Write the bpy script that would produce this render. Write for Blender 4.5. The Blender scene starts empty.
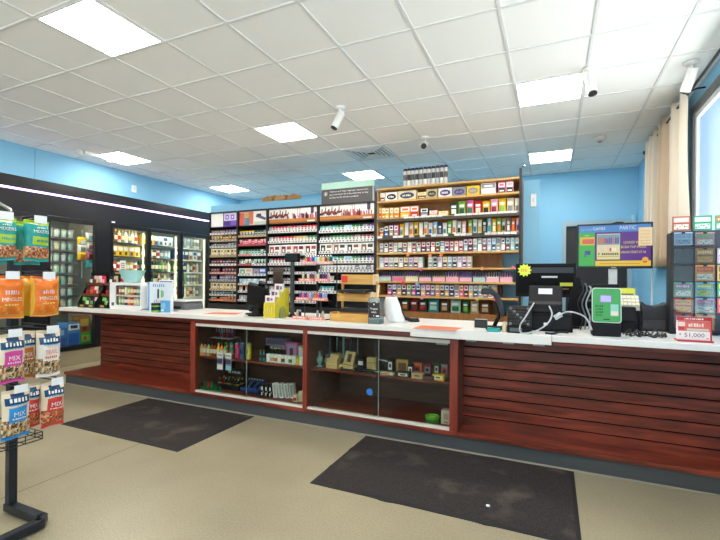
import bpy, math, random
from mathutils import Vector, Matrix
R = random.Random(7)
S = bpy.context.scene
C = S.collection
PI = math.pi

# ------------------------------------------------------------------ survey
# the survey of the room: camera 1.40 m up, counter along X, left and right walls along Y
F, YAW, CY, ROLL, CAMZ = 426.36, .4231, 278.3, -.0078, 1.40
CEIL = 3.246
cs, sn = math.cos(YAW), math.sin(YAW)
cr, sr = math.cos(ROLL), math.sin(ROLL)
def ray(u, v):
    a = (u-360)/F; b = -(v-CY)/F
    r = a*cr+b*sr; up = -a*sr+b*cr
    return (r*cs-sn, r*sn+cs, up)
def at(u, v, Y):
    d = ray(u, v); t = Y/d[1]
    return (d[0]*t, Y, d[2]*t+CAMZ)
def atx(u, v, X):
    d = ray(u, v); t = X/d[0]
    return (X, d[1]*t, d[2]*t+CAMZ)
def atz(u, v, Z):
    d = ray(u, v); t = (Z-CAMZ)/d[2]
    return (d[0]*t, d[1]*t, Z)
def wx(u, Y, v=300): return at(u, v, Y)[0]

# --------------------------------------------------------------- materials
def lin(h):
    h = h.lstrip('#'); o = []
    for i in (0, 2, 4):
        c = int(h[i:i+2], 16)/255
        o.append(c/12.92 if c <= .04045 else ((c+.055)/1.055)**2.4)
    return (o[0], o[1], o[2], 1)
MC = {}
def M(h, rough=.5, metal=0, var=.06, scale=40, emit=0, spec=.5, bump=0):
    """plain material whose colour wanders slightly with a noise texture"""
    k = (h, rough, metal, var, scale, emit, spec, bump)
    if k in MC: return MC[k]
    m = bpy.data.materials.new('surface_'+h.lstrip('#')); m.use_nodes = True
    nt = m.node_tree; b = nt.nodes['Principled BSDF']
    b.inputs['Roughness'].default_value = rough
    b.inputs['Metallic'].default_value = metal
    b.inputs['Specular IOR Level'].default_value = spec
    c = lin(h)
    tc = nt.nodes.new('ShaderNodeTexCoord'); n = nt.nodes.new('ShaderNodeTexNoise')
    n.inputs['Scale'].default_value = scale; n.inputs['Detail'].default_value = 2
    nt.links.new(tc.outputs['Object'], n.inputs['Vector'])
    mx = nt.nodes.new('ShaderNodeMix'); mx.data_type = 'RGBA'
    mx.inputs['A'].default_value = tuple(x*(1-var) for x in c[:3])+(1,)
    mx.inputs['B'].default_value = tuple(min(1, x*(1+var)) for x in c[:3])+(1,)
    nt.links.new(n.outputs['Fac'], mx.inputs['Factor'])
    nt.links.new(mx.outputs['Result'], b.inputs['Base Color'])
    if emit:
        b.inputs['Emission Color'].default_value = c
        b.inputs['Emission Strength'].default_value = emit
    if bump:
        bp = nt.nodes.new('ShaderNodeBump'); bp.inputs['Strength'].default_value = bump
        bp.inputs['Distance'].default_value = .01
        nt.links.new(n.outputs['Fac'], bp.inputs['Height']); nt.links.new(bp.outputs['Normal'], b.inputs['Normal'])
    MC[k] = m
    return m
def wood(name, c1, c2, axis='X', rough=.35, sc=6.0, c3=None):
    m = bpy.data.materials.new(name); m.use_nodes = True
    nt = m.node_tree; b = nt.nodes['Principled BSDF']; b.inputs['Roughness'].default_value = rough
    tc = nt.nodes.new('ShaderNodeTexCoord'); mp = nt.nodes.new('ShaderNodeMapping')
    s = {'X': (.12, 1, 1), 'Y': (1, .12, 1), 'Z': (1, 1, .12)}[axis]
    mp.inputs['Scale'].default_value = tuple(q*sc for q in s)
    n = nt.nodes.new('ShaderNodeTexNoise'); n.inputs['Scale'].default_value = 4
    n.inputs['Detail'].default_value = 6; n.inputs['Distortion'].default_value = .6
    rp = nt.nodes.new('ShaderNodeValToRGB')
    rp.color_ramp.elements[0].position = .3; rp.color_ramp.elements[0].color = lin(c1)
    rp.color_ramp.elements[1].position = .7; rp.color_ramp.elements[1].color = lin(c2)
    if c3:
        e = rp.color_ramp.elements.new(.5); e.color = lin(c3)
    nt.links.new(tc.outputs['Object'], mp.inputs['Vector']); nt.links.new(mp.outputs['Vector'], n.inputs['Vector'])
    nt.links.new(n.outputs['Fac'], rp.inputs['Fac']); nt.links.new(rp.outputs['Color'], b.inputs['Base Color'])
    return m
def glass(name, tint='#eef4f2', refl=.04, rough=0.0):
    m = bpy.data.materials.new(name); m.use_nodes = True
    nt = m.node_tree; nt.nodes.clear()
    o = nt.nodes.new('ShaderNodeOutputMaterial'); t = nt.nodes.new('ShaderNodeBsdfTransparent')
    t.inputs['Color'].default_value = lin(tint)
    g = nt.nodes.new('ShaderNodeBsdfGlossy'); g.inputs['Roughness'].default_value = rough
    fr = nt.nodes.new('ShaderNodeLayerWeight'); fr.inputs['Blend'].default_value = .5
    pw = nt.nodes.new('ShaderNodeMath'); pw.operation = 'POWER'; pw.inputs[1].default_value = 5
    ad = nt.nodes.new('ShaderNodeMath'); ad.operation = 'MULTIPLY_ADD'; ad.inputs[1].default_value = .7; ad.inputs[2].default_value = refl; ad.use_clamp = True
    mx = nt.nodes.new('ShaderNodeMixShader')
    nt.links.new(fr.outputs['Facing'], pw.inputs[0]); nt.links.new(pw.outputs[0], ad.inputs[0]); nt.links.new(ad.outputs[0], mx.inputs[0])
    nt.links.new(t.outputs[0], mx.inputs[1]); nt.links.new(g.outputs[0], mx.inputs[2]); nt.links.new(mx.outputs[0], o.inputs[0])
    return m
def floor_mat():
    m = bpy.data.materials.new('polished_concrete'); m.use_nodes = True
    nt = m.node_tree; b = nt.nodes['Principled BSDF']; L = nt.links.new; N = nt.nodes.new
    tc = N('ShaderNodeTexCoord')
    n1 = N('ShaderNodeTexNoise'); n1.inputs['Scale'].default_value = 1.1; n1.inputs['Detail'].default_value = 5
    n2 = N('ShaderNodeTexNoise'); n2.inputs['Scale'].default_value = 90; n2.inputs['Detail'].default_value = 3
    L(tc.outputs['Object'], n1.inputs['Vector']); L(tc.outputs['Object'], n2.inputs['Vector'])
    r1 = N('ShaderNodeValToRGB'); r1.color_ramp.elements[0].position = .35; r1.color_ramp.elements[0].color = lin('#968b72')
    r1.color_ramp.elements[1].position = .68; r1.color_ramp.elements[1].color = lin('#a79c81')
    L(n1.outputs['Fac'], r1.inputs['Fac'])
    r2 = N('ShaderNodeValToRGB'); r2.color_ramp.elements[0].position = .3; r2.color_ramp.elements[0].color = (.74, .74, .72, 1)
    r2.color_ramp.elements[1].position = .62; r2.color_ramp.elements[1].color = (1.05, 1.05, 1.03, 1)
    L(n2.outputs['Fac'], r2.inputs['Fac'])
    mu = N('ShaderNodeMix'); mu.data_type = 'RGBA'; mu.blend_type = 'MULTIPLY'; mu.inputs['Factor'].default_value = .8
    L(r1.outputs['Color'], mu.inputs['A']); L(r2.outputs['Color'], mu.inputs['B'])
    # saw-cut control joint in the slab at x = -3.14, and one across far from it
    sp = N('ShaderNodeSeparateXYZ'); L(tc.outputs['Object'], sp.inputs[0])
    a = N('ShaderNodeMath'); a.operation = 'ADD'; a.inputs[1].default_value = 3.14; L(sp.outputs[0], a.inputs[0])
    ab = N('ShaderNodeMath'); ab.operation = 'ABSOLUTE'; L(a.outputs[0], ab.inputs[0])
    lt = N('ShaderNodeMath'); lt.operation = 'LESS_THAN'; lt.inputs[1].default_value = .004; L(ab.outputs[0], lt.inputs[0])
    mj = N('ShaderNodeMix'); mj.data_type = 'RGBA'; mj.inputs['B'].default_value = lin('#4c4436')
    L(lt.outputs[0], mj.inputs['Factor']); L(mu.outputs['Result'], mj.inputs['A'])
    L(mj.outputs['Result'], b.inputs['Base Color'])
    b.inputs['Roughness'].default_value = .32; b.inputs['Specular IOR Level'].default_value = .35
    return m
def carpet_mat():
    m = bpy.data.materials.new('mat_pile'); m.use_nodes = True
    nt = m.node_tree; b = nt.nodes['Principled BSDF']; L = nt.links.new; N = nt.nodes.new
    tc = N('ShaderNodeTexCoord')
    n1 = N('ShaderNodeTexNoise'); n1.inputs['Scale'].default_value = 160; n1.inputs['Detail'].default_value = 2
    n2 = N('ShaderNodeTexNoise'); n2.inputs['Scale'].default_value = 3.2; n2.inputs['Detail'].default_value = 6
    L(tc.outputs['Object'], n1.inputs['Vector']); L(tc.outputs['Object'], n2.inputs['Vector'])
    r1 = N('ShaderNodeValToRGB'); r1.color_ramp.elements[0].position = .3; r1.color_ramp.elements[0].color = lin('#282423')
    r1.color_ramp.elements[1].position = .7; r1.color_ramp.elements[1].color = lin('#453f3d')
    L(n1.outputs['Fac'], r1.inputs['Fac'])
    r2 = N('ShaderNodeValToRGB'); r2.color_ramp.elements[0].position = .55; r2.color_ramp.elements[0].color = (0, 0, 0, 1)
    r2.color_ramp.elements[1].position = .8; r2.color_ramp.elements[1].color = (.35, .35, .35, 1)
    L(n2.outputs['Fac'], r2.inputs['Fac'])
    mx = N('ShaderNodeMix'); mx.data_type = 'RGBA'; mx.inputs['B'].default_value = lin('#8a7d6c')
    L(r2.outputs['Color'], mx.inputs['Factor']); L(r1.outputs['Color'], mx.inputs['A'])
    L(mx.outputs['Result'], b.inputs['Base Color'])
    b.inputs['Roughness'].default_value = .95; b.inputs['Specular IOR Level'].default_value = .1
    bp = N('ShaderNodeBump'); bp.inputs['Strength'].default_value = .6; bp.inputs['Distance'].default_value = .004
    L(n1.outputs['Fac'], bp.inputs['Height']); L(bp.outputs['Normal'], b.inputs['Normal'])
    return m

WHITE = M('#f0f0ec', .45); BLACK = M('#121213', .4); DARK = M('#232325', .5); GREY = M('#8b8d90', .5)
CHROME = M('#c8c8c8', .2, 1); PLASTIC_W = M('#ececea', .35); STEEL = M('#9a9ea2', .3, .8)
TILE = M('#f8f8f6', .9, var=.03, scale=260, spec=.1, bump=.15)
TBAR = M('#e2e3e2', .6)
BLUE = M('#8ac4e4', .7, var=.03, scale=3)
RACKBLK = M('#17171a', .45)
MAHOG = wood('mahogany_laminate', '#522314', '#943f2a', 'X', .32, 5, '#702d1d')
MAHOGZ = wood('mahogany_upright', '#7a2b1c', '#99402b', 'Z', .35, 5)
MAHOGD = wood('mahogany_inside', '#5c392a', '#7d5240', 'X', .45, 5)
PINE = wood('pine_shelf', '#cf9c55', '#e2b876', 'X', .5, 6)
PINEL = wood('pine_crate', '#c99343', '#e0b060', 'X', .5, 8)
PINEE = wood('pine_end_grain', '#e6c491', '#f2d9ae', 'Z', .5, 8)
BACKW = wood('oak_back_panel', '#8a5a2c', '#a87239', 'Z', .5, 5)
LAMW = M('#e9e6e0', .35, var=.03, scale=8)
GLASS = glass('case_glass', '#f3f6f3', .015)
GLASSC = glass('cooler_glass', '#e4ece9', .05)
ACRYL = glass('clear_acrylic', '#dfe6e8', .06, .05)
WINGL = glass('window_glass', '#f2f8fb', .02)

# ------------------------------------------------------------ mesh builder
TXT = {}
def text_geo(s):
    if s in TXT: return TXT[s]
    cu = bpy.data.curves.new('lettering', 'FONT'); cu.body = s; cu.size = 1; cu.resolution_u = 2
    ob = bpy.data.objects.new('lettering', cu); C.objects.link(ob)
    dg = bpy.context.evaluated_depsgraph_get(); me = ob.evaluated_get(dg).to_mesh()
    v = [tuple(q.co) for q in me.vertices]; f = [tuple(p.vertices) for p in me.polygons]
    ob.evaluated_get(dg).to_mesh_clear(); bpy.data.objects.remove(ob); bpy.data.curves.remove(cu)
    if v:
        x0 = min(q[0] for q in v); x1 = max(q[0] for q in v); y0 = min(q[1] for q in v); y1 = max(q[1] for q in v)
        v = [(q[0]-x0, q[1]-y0) for q in v]; w, h = x1-x0, y1-y0
    else: w, h = 1, 1
    TXT[s] = (v, f, w, h)
    return TXT[s]
class MB:
    def __init__(self): self.v = []; self.f = []; self.mi = []; self.ms = []; self.sm = []
    def m(self, mat):
        if mat not in self.ms: self.ms.append(mat)
        return self.ms.index(mat)
    def add(self, vs, fs, mat, smooth=False):
        o = len(self.v); self.v += [tuple(p) for p in vs]; i = self.m(mat)
        for f in fs: self.f.append(tuple(o+k for k in f)); self.mi.append(i); self.sm.append(smooth)
        return self
    def box(self, x0, y0, z0, x1, y1, z1, mat, T=None):
        vs = [(x0, y0, z0), (x1, y0, z0), (x1, y1, z0), (x0, y1, z0), (x0, y0, z1), (x1, y0, z1), (x1, y1, z1), (x0, y1, z1)]
        if T is not None: vs = [T @ Vector(p) for p in vs]
        return self.add(vs, [(0, 3, 2, 1), (4, 5, 6, 7), (0, 1, 5, 4), (1, 2, 6, 5), (2, 3, 7, 6), (3, 0, 4, 7)], mat)
    def cyl(self, a, b, r, mat, n=12, r2=None, smooth=True):
        a = Vector(a); b = Vector(b); r2 = r if r2 is None else r2
        d = (b-a).normalized(); u = d.orthogonal().normalized(); w = d.cross(u)
        vs = []
        for p, q in ((a, r), (b, r2)):
            for i in range(n):
                t = 2*PI*i/n; vs.append(p+(u*math.cos(t)+w*math.sin(t))*q)
        self.add(vs, [(i, (i+1) % n, n+(i+1) % n, n+i) for i in range(n)], mat, smooth)
        o = len(vs)
        self.add(vs[:n], [tuple(range(n-1, -1, -1))], mat); self.add(vs[n:], [tuple(range(n))], mat)
        return self
    def tube(self, pts, r, mat, n=6):
        pts = [Vector(p) for p in pts]; vs = []; fs = []; u = None
        for i, p in enumerate(pts):
            d = (pts[min(i+1, len(pts)-1)]-pts[max(i-1, 0)])
            if d.length < 1e-9: d = Vector((0, 0, 1))
            d.normalize()
            if u is None: u = d.orthogonal().normalized()
            else:
                u = u-d*u.dot(d)
                u = d.orthogonal().normalized() if u.length < 1e-6 else u.normalized()
            w = d.cross(u)
            for k in range(n):
                t = 2*PI*k/n; vs.append(p+(u*math.cos(t)+w*math.sin(t))*r)
            if i:
                for k in range(n): fs.append(((i-1)*n+k, (i-1)*n+(k+1) % n, i*n+(k+1) % n, i*n+k))
        fs.append(tuple(range(n-1, -1, -1))); fs.append(tuple((len(pts)-1)*n+k for k in range(n)))
        return self.add(vs, fs, mat, True)
    def lathe(self, prof, mat, c=(0, 0, 0), n=14, smooth=True, mats=None):
        vs = []
        for r, z in prof:
            for i in range(n):
                t = 2*PI*i/n; vs.append((c[0]+r*math.cos(t), c[1]+r*math.sin(t), c[2]+z))
        for j in range(len(prof)-1):
            mm = mats[j] if mats else mat
            ring = vs[j*n:(j+2)*n]
            self.add(ring, [(i, (i+1) % n, n+(i+1) % n, n+i) for i in range(n)], mm, smooth)
        if prof[0][0] > 1e-5: self.add(vs[:n], [tuple(range(n-1, -1, -1))], mats[0] if mats else mat)
        if prof[-1][0] > 1e-5: self.add(vs[-n:], [tuple(range(n))], mats[-1] if mats else mat)
        return self
    def poly(self, pts, mat): return self.add(pts, [tuple(range(len(pts)))], mat)
    def rect(self, x0, z0, x1, z1, y, mat):       # upright patch facing -Y
        return self.add([(x0, y, z0), (x1, y, z0), (x1, y, z1), (x0, y, z1)], [(0, 1, 2, 3)], mat)
    def prism(self, pts, a, b, mat, axis='Y', smooth=False):
        n = len(pts)
        def P(p, q): return (p[0], q, p[1]) if axis == 'Y' else ((q, p[0], p[1]) if axis == 'X' else (p[0], p[1], q))
        vs = [P(p, a) for p in pts]+[P(p, b) for p in pts]
        return self.add(vs, [tuple(range(n)), tuple(range(2*n-1, n-1, -1))]+[(i, n+i, n+(i+1) % n, (i+1) % n) for i in range(n)], mat, smooth)
    def text(self, s, cx, cz, y, h, mat, w=None, fn=None):   # lettering facing -Y centred at cx, cz
        v, f, tw, th = text_geo(s)
        k = h/th; kx = k if w is None else w/tw
        pts = [(cx+(q[0]-tw/2)*kx, cz+(q[1]-th/2)*k) for q in v]
        vs = [(p[0], (fn(*p) if fn else y), p[1]) for p in pts]
        return self.add(vs, f, mat)
    def scribble(self, cx, cz, y, w, h, mat, n=7, seed=1, fn=None):   # lettering too small to read
        q = random.Random(seed); x = cx-w/2; st = w/n
        for i in range(n):
            a = x+i*st; b = a+st*q.uniform(.45, .8); z0 = cz-h/2; z1 = cz+h*q.choice((.25, .5, .5))
            if fn: self.add([(a, fn(a, z0), z0), (b, fn(b, z0), z0), (b, fn(b, z1), z1), (a, fn(a, z1), z1)], [(0, 1, 2, 3)], mat)
            else: self.rect(a, z0, b, z1, y, mat)
        return self
    def mesh(self, name):
        me = bpy.data.meshes.new(name); me.from_pydata(self.v, [], self.f)
        for mat in self.ms: me.materials.append(mat)
        me.polygons.foreach_set('material_index', self.mi); me.polygons.foreach_set('use_smooth', self.sm)
        me.update()
        return me
    def build(self, name, parent=None, bevel=0, loc=None, rz=0, label=None):
        o = bpy.data.objects.new(name, self.mesh(name)); C.objects.link(o)
        if parent: o.parent = parent
        if loc: o.location = loc
        if rz: o.rotation_euler = (0, 0, rz)
        if bevel:
            b = o.modifiers.new('edge', 'BEVEL'); b.width = bevel; b.segments = 2; b.limit_method = 'ANGLE'
        if label: o['label'] = label
        return o
def thing(name, label, cat, loc=(0, 0, 0), rz=0, group=None):
    o = bpy.data.objects.new(name, None); C.objects.link(o); o.empty_display_size = .1
    o.location = loc; o.rotation_euler = (0, 0, rz)
    return tag(o, label, cat, group)
def tag(o, label, cat, group=None):
    o['label'] = label; o['category'] = cat
    if group: o['group'] = group
    return o
def struct(name, mb, bevel=0):
    o = mb.build(name, bevel=bevel); o['kind'] = 'structure'; return o
PC = {}
def inst(name, key, maker, loc, label, cat, group=None, rz=0, rx=0, sc=None):
    """one small thing; look-alikes share their mesh data"""
    k = (name,)+tuple(key)
    if k not in PC:
        o = maker().build(name); PC[k] = o
    else:
        o = PC[k].copy(); C.objects.link(o)
    o.location = loc; o.rotation_euler = (rx, 0, rz)
    if sc: o.scale = sc
    return tag(o, label, cat, group)
def dup(root, loc, rz=0, label=None, group=None):
    r = root.copy(); C.objects.link(r); r.location = loc; r.rotation_euler = (0, 0, rz)
    if label: r['label'] = label
    if group: r['group'] = group
    for ch in list(root.children):
        c = ch.copy(); C.objects.link(c); c.parent = r
        for g in ch.children:
            d = g.copy(); C.objects.link(d); d.parent = c
    return r
ORD = ['first', 'second', 'third', 'fourth', 'fifth', 'sixth', 'seventh', 'eighth', 'ninth', 'tenth', 'eleventh', 'twelfth',
       'thirteenth', 'fourteenth', 'fifteenth', 'sixteenth', 'seventeenth', 'eighteenth', 'nineteenth', 'twentieth',
       'twenty-first', 'twenty-second', 'twenty-third', 'twenty-fourth', 'twenty-fifth', 'twenty-sixth', 'twenty-seventh',
       'twenty-eighth', 'twenty-ninth', 'thirtieth', 'thirty-first', 'thirty-second', 'thirty-third', 'thirty-fourth', 'thirty-fifth']
ROW = ['top']+ORD[1:]
NAMES = {'#f4f2ee': 'white', '#c8202c': 'red', '#1f7a3f': 'green', '#c9a24a': 'gold', '#2b5fb0': 'blue', '#8f9298': 'silver',
         '#19191c': 'black', '#5a3a86': 'purple', '#f0c419': 'yellow', '#e8742a': 'orange', '#e06aa0': 'pink', '#2a9d9a': 'teal',
         '#6b3f25': 'brown', '#7cc04a': 'lime', '#9ad0e8': 'sky blue', '#e6dcb8': 'cream', '#1d4a3a': 'dark green', '#b7a6d8': 'lilac',
         '#8a2036': 'maroon', '#c7b08a': 'tan', '#f6b7c8': 'pale pink', '#b9dccb': 'mint', '#243a6e': 'navy'}
HX = {v: k for k, v in NAMES.items()}
def H(n, rough=.45): return M(HX[n], rough)
EMIT, EXPOSURE, WORLD, GROUND_GLOW = 18.5, .70, 1.05, 2.75
# ================================================================= SETTING
XL, XR, YB, YF = -6.83, 1.256, 8.13, -3.2
struct('floor', MB().box(-8.0, YF-.2, -.15, XR+.25, YB+.2, 0, floor_mat()))
mb = MB(); mb.box(-8.0, YF-.2, CEIL+.004, XR+.25, YB+.2, CEIL+.1, TILE)
k = -15
x = -2.172-.61*7
while x < XR:
    mb.box(x-.011, YF, CEIL-.003, x+.011, YB, CEIL+.006, TBAR); x += .61
y = 2.420-.61*9
while y < YB:
    mb.box(-6.83, y-.011, CEIL-.0034, XR, y+.011, CEIL+.0055, TBAR); y += .61
struct('ceiling', mb)
# left wall above the walk-in cooler, with its panel seam
mb = MB(); mb.box(XL-.12, YF, 2.80, XL, 3.684, CEIL, BLUE); mb.box(XL-.12, 3.690, 2.80, XL, YB, CEIL, BLUE)
mb.box(XL-.12, 3.684, 2.80, XL-.006, 3.690, CEIL, DARK)
mb.box(XL-.12, 7.16, 0, XL, YB, 2.80, BLUE)
struct('wall_left', mb)
mb = MB(); mb.box(XL-.12, YB, 0, .166, YB+.15, CEIL, BLUE); mb.box(1.17, YB, 0, XR+.2, YB+.15, CEIL, BLUE)
mb.box(.166, YB, 2.39, 1.17, YB+.15, CEIL, BLUE)
struct('wall_back', mb)
WY0, WY1, WZ0, WZ1 = 1.0, 5.20, .95, 3.10
mb = MB(); mb.box(XR, YF, 0, XR+.05, YB+.15, WZ0, BLUE); mb.box(XR, YF, WZ1, XR+.05, YB+.15, CEIL, BLUE)
mb.box(XR, WY1, WZ0, XR+.05, YB+.15, WZ1, BLUE); mb.box(XR, -.3, WZ0, XR+.05, WY0, WZ1, BLUE); mb.box(XR, YF, WZ0, XR+.05, -3.0, WZ1, BLUE)
struct('wall_right', mb)
# unseen front wall: piers, and a big glazed opening added for daylight
mb = MB(); WALLW = M('#d9dcdc', .8, var=.02)
mb.box(-8.0, YF-.2, 0, -6.4, YF, CEIL, WALLW); mb.box(.9, YF-.2, 0, XR+.2, YF, CEIL, WALLW)
mb.box(-6.4, YF-.2, 0, .9, YF, .25, WALLW); mb.box(-6.4, YF-.2, 3.0, .9, YF, CEIL, WALLW)
struct('wall_front', mb)
mb = MB(); ALU = M('#2c2e31', .4, .3)
for i in range(6):
    x = -6.4+i*7.3/5; mb.box(x-.03, YF-.14, .25, x+.03, YF-.06, 3.0, ALU)
mb.box(-6.4, YF-.14, .25, .9, YF-.06, .31, ALU); mb.box(-6.4, YF-.14, 2.94, .9, YF-.06, 3.0, ALU)
mb.box(-6.4, YF-.105, .3, .9, YF-.095, 2.95, WINGL)
struct('added_storefront_window', mb)
mb = MB(); mb.box(-8.0, YF-.2, 0, -7.9, YB+.2, CEIL, DARK); struct('wall_cooler', mb)
# right window: dark outer frame, pale inner sash, glass
FRM = M('#77797c', .4, .4); SASH = M('#d7dbde', .35)
mb = MB()
def ring(mb, x0, x1, y0, y1, z0, z1, t, mat):
    mb.box(x0, y0, z0, x1, y0+t, z1, mat); mb.box(x0, y1-t, z0, x1, y1, z1, mat)
    mb.box(x0, y0+t, z0, x1, y1-t, z0+t, mat); mb.box(x0, y0+t, z1-t, x1, y1-t, z1, mat)
ring(mb, XR-.012, XR+.05, WY0, WY1, WZ0, WZ1, .075, FRM)
for a, b in ((WY0+.075, 3.05), (3.05, WY1-.075)): ring(mb, XR+.005, XR+.035, a, b, WZ0+.075, WZ1-.075, .05, SASH)
mb.box(XR+.016, WY0+.1, WZ0+.1, XR+.022, WY1-.1, WZ1-.1, WINGL)
struct('window_1', mb)
mb = MB(); ring(mb, XR-.012, XR+.05, -3.0, -.3, WZ0, WZ1, .06, FRM); mb.box(XR+.016, -2.97, WZ0+.03, XR+.022, -.33, WZ1-.03, WINGL); struct('added_side_window', mb)  # unseen window behind the camera, added to let in more daylight
struct('trim_1', MB().box(XR-.05, WY0-.05, WZ0-.03, XR, WY1+.05, WZ0, M('#dfe3e6', .4)))   # window stool
# back door: pale blue-grey frame, dark leaf
mb = MB(); JAMB = M('#9fb6c4', .5)
mb.box(.150, YB-.03, 0, .215, YB+.12, 2.40, JAMB); mb.box(1.12, YB-.03, 0, 1.185, YB+.12, 2.40, JAMB); mb.box(.215, YB-.03, 2.32, 1.12, YB+.12, 2.40, JAMB)
mb.box(.215, YB+.04, .005, 1.12, YB+.09, 2.32, M('#2c2a2c', .5))
struct('door_1', mb)
t = thing('door_closer', 'dark door closer arm across the top of the back doorway', 'door closer', (.85, YB+.04, 2.29))
MB().box(-.18, -.06, -.03, .12, 0, .03, BLACK).build('closer_body', t); MB().tube([(-.1, -.07, .0), (.1, -.15, .05), (.26, -.02, .06)], .01, BLACK).build('closer_arm', t)
t = MB().box(-.025, -.04, -.09, .025, 0, .09, M('#a9cfe4', .5)).build('wall_sensor', loc=(1.20, YB, 2.37), bevel=.004)
tag(t, 'slim pale blue sensor box on the back wall at the door corner', 'sensor')
# partition behind the cigarette fixtures
PART_T = 2.73
struct('wall_partition', MB().box(-5.82, 6.12, 0, -.154, 6.24, PART_T, BLUE))
t = MB().box(-.034, -.03, -.085, .034, 0, .085, PLASTIC_W).rect(-.012, -.03, .012, .03, -.0306, M('#d5d6d8', .4)).build('wall_control_box', loc=(-.232, 6.12, 2.455), bevel=.006)
tag(t, 'white control box on the light blue partition end beside the wood shelving', 'control box')
t = MB().box(0, -.04, -.06, .028, .04, .06, PLASTIC_W).box(.028, -.012, -.025, .034, .012, .025, M('#d0d2d4')).build('wall_switch', loc=(XL, 5.28, 2.965), bevel=.003)
tag(t, 'small white switch box high on the left blue wall', 'switch')
# tan curb under the cooler and the black fascia above its doors
struct('trim_2', MB().box(XL-.1, YF, 0, XL, 7.16, .235, M('#a99a7c', .5, var=.08, scale=6)))
FAS = M('#1d1c21', .35, var=.12, scale=3)
mb = MB(); mb.box(XL-.1, YF, 2.305, XL+.0, 7.16, 2.80, FAS)
DOORS = [(2.85, 3.60), (3.86, 4.62), (4.862, 5.608), (5.612, 6.357), (6.361, 7.127)]
mb.box(XL-.1, YF, .235, XL, 2.85, 2.305, FAS); mb.box(XL-.1, 3.60, .235, XL, 3.86, 2.305, FAS)
mb.box(XL-.1, 4.62, .235, XL, 4.862, 2.305, FAS); mb.box(XL-.1, 7.127, .235, XL, 7.16, 2.305, FAS)
struct('trim_3', mb)
t = thing('light_strip', 'long glowing purple-white light strip along the black cooler fascia', 'light strip', (XL-.003, 4, 2.617))
MB().box(0, -7, -.022, .012, 3.15, .022, DARK).build('channel', t)
MB().box(.012, -7, -.014, .022, 3.15, .014, M('#c9a8ff', .4, emit=3.2, var=0)).build('diffuser', t)

# ceiling lights --------------------------------------------------------
LIT = M('#fffaf0', .5, emit=EMIT, var=0)
LX = {-6.137: 'left', -3.087: 'middle', -.037: 'right'}
LY = {-2.765: 'behind', -.325: 'over the entrance', 2.115: 'nearest', 4.555: 'second', 6.995: 'farthest'}
LBL = {(-6.137, 4.555): 'glowing square panel light nearest the left blue wall, beside the emergency light',
       (-6.137, 6.995): 'small glowing panel light far back above the left end of the cigarette racks',
       (-3.087, 2.115): 'largest glowing panel light at the upper left, nearest the viewer',
       (-3.087, 4.555): 'glowing panel light left of the white bullet camera in mid ceiling',
       (-3.087, 6.995): 'glowing panel light just above the dark tobacco sign',
       (-.037, 4.555): 'glowing panel light beside the right-hand bullet camera',
       (-.037, 6.995): 'glowing panel light farthest back at right, above the blue back wall'}
first = None
for x in LX:
    for y in LY:
        lab = LBL.get((x, y), 'glowing ceiling panel light %s, %s row, out of view' % (LX[x], LY[y]))
        if first is None:
            first = thing('ceiling_light', lab, 'ceiling light', (x, y, CEIL), 0, 'square ceiling panel lights')
            mb = MB(); ring3 = ((-.297, -.297, .297, -.280), (-.297, .280, .297, .297), (-.297, -.280, -.280, .280), (.280, -.280, .297, .280))
            for a, b, c, d in ring3: mb.box(a, b, -.007, c, d, .002, PLASTIC_W)
            mb.build('frame', first); MB().box(-.280, -.280, -.005, .280, .280, .001, LIT).build('diffuser', first)
        else: dup(first, (x, y, CEIL), 0, lab)
# vent, smoke detector, cameras, emergency light ------------------------
t = thing('ceiling_vent', 'square metal air vent with slanted louvres in the ceiling', 'vent', (-2.43, 5.775, CEIL))
VW = M('#d4d5d5', .4)
mb = MB(); ring4 = ((-.3, -.3, .3, -.26), (-.3, .26, .3, .3), (-.3, -.26, -.26, .26), (.26, -.26, .3, .26))
for a, b, c, d in ring4: mb.box(a, b, -.012, c, d, 0, VW)
mb.build('frame', t)
MB().box(-.26, -.26, -.003, .26, .26, 0, M('#2c2e30', .6)).build('duct_opening', t)
for i in range(5):
    s = .055*i
    mb = MB()
    for a, b, c, d in ((-.25+s, -.25+s, .25-s, -.222+s), (-.25+s, .222-s, .25-s, .25-s), (-.25+s, -.222+s, -.222+s, .222-s), (.222-s, -.222+s, .25-s, .222-s)):
        if b < d and a < c: mb.box(a, b, -.02+.001*i, c, d, -.008, VW)
    if i < 4: mb.build('louvre', t)
t = thing('smoke_detector', 'round white smoke detector on the ceiling right of the back light', 'smoke detector', (.552, 6.278, CEIL))
MB().lathe([(.075, 0), (.075, -.02), (.06, -.045), (.03, -.055), (0, -.055)], M('#d9dad8', .5), n=20).build('housing', t)
MB().lathe([(.03, -.055), (.022, -.068), (0, -.068)], GREY, n=14).build('sensor_cap', t)
def bullet(loc, aim, lab, s=1.0):
    t = thing('security_camera', lab, 'security camera', loc, 0, 'bullet security cameras')
    MB().lathe([(.055*s, 0), (.055*s, -.018), (.03*s, -.03), (0, -.03)], PLASTIC_W, n=16).build('mount', t)
    MB().tube([(0, 0, -.02), (0, 0, -.07*s), Vector(aim)*.03*s+Vector((0, 0, -.09*s))], .014*s, PLASTIC_W).build('arm', t)
    a = Vector(aim).normalized(); p = Vector((0, 0, -.10*s))
    MB().cyl(p-a*.05*s, p+a*.14*s, .040*s, PLASTIC_W, 16).build('barrel', t)
    l = MB(); l.cyl(p+a*.14*s, p+a*.152*s, .036*s, BLACK, 16); l.cyl(p+a*.152*s, p+a*.158*s, .016*s, M('#3b3f48', .1), 10); l.build('lens', t)
bullet((-2.10, 4.10, CEIL), (-.35, -.25, -.9), 'white bullet camera on the ceiling right of the middle panel light')
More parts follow.
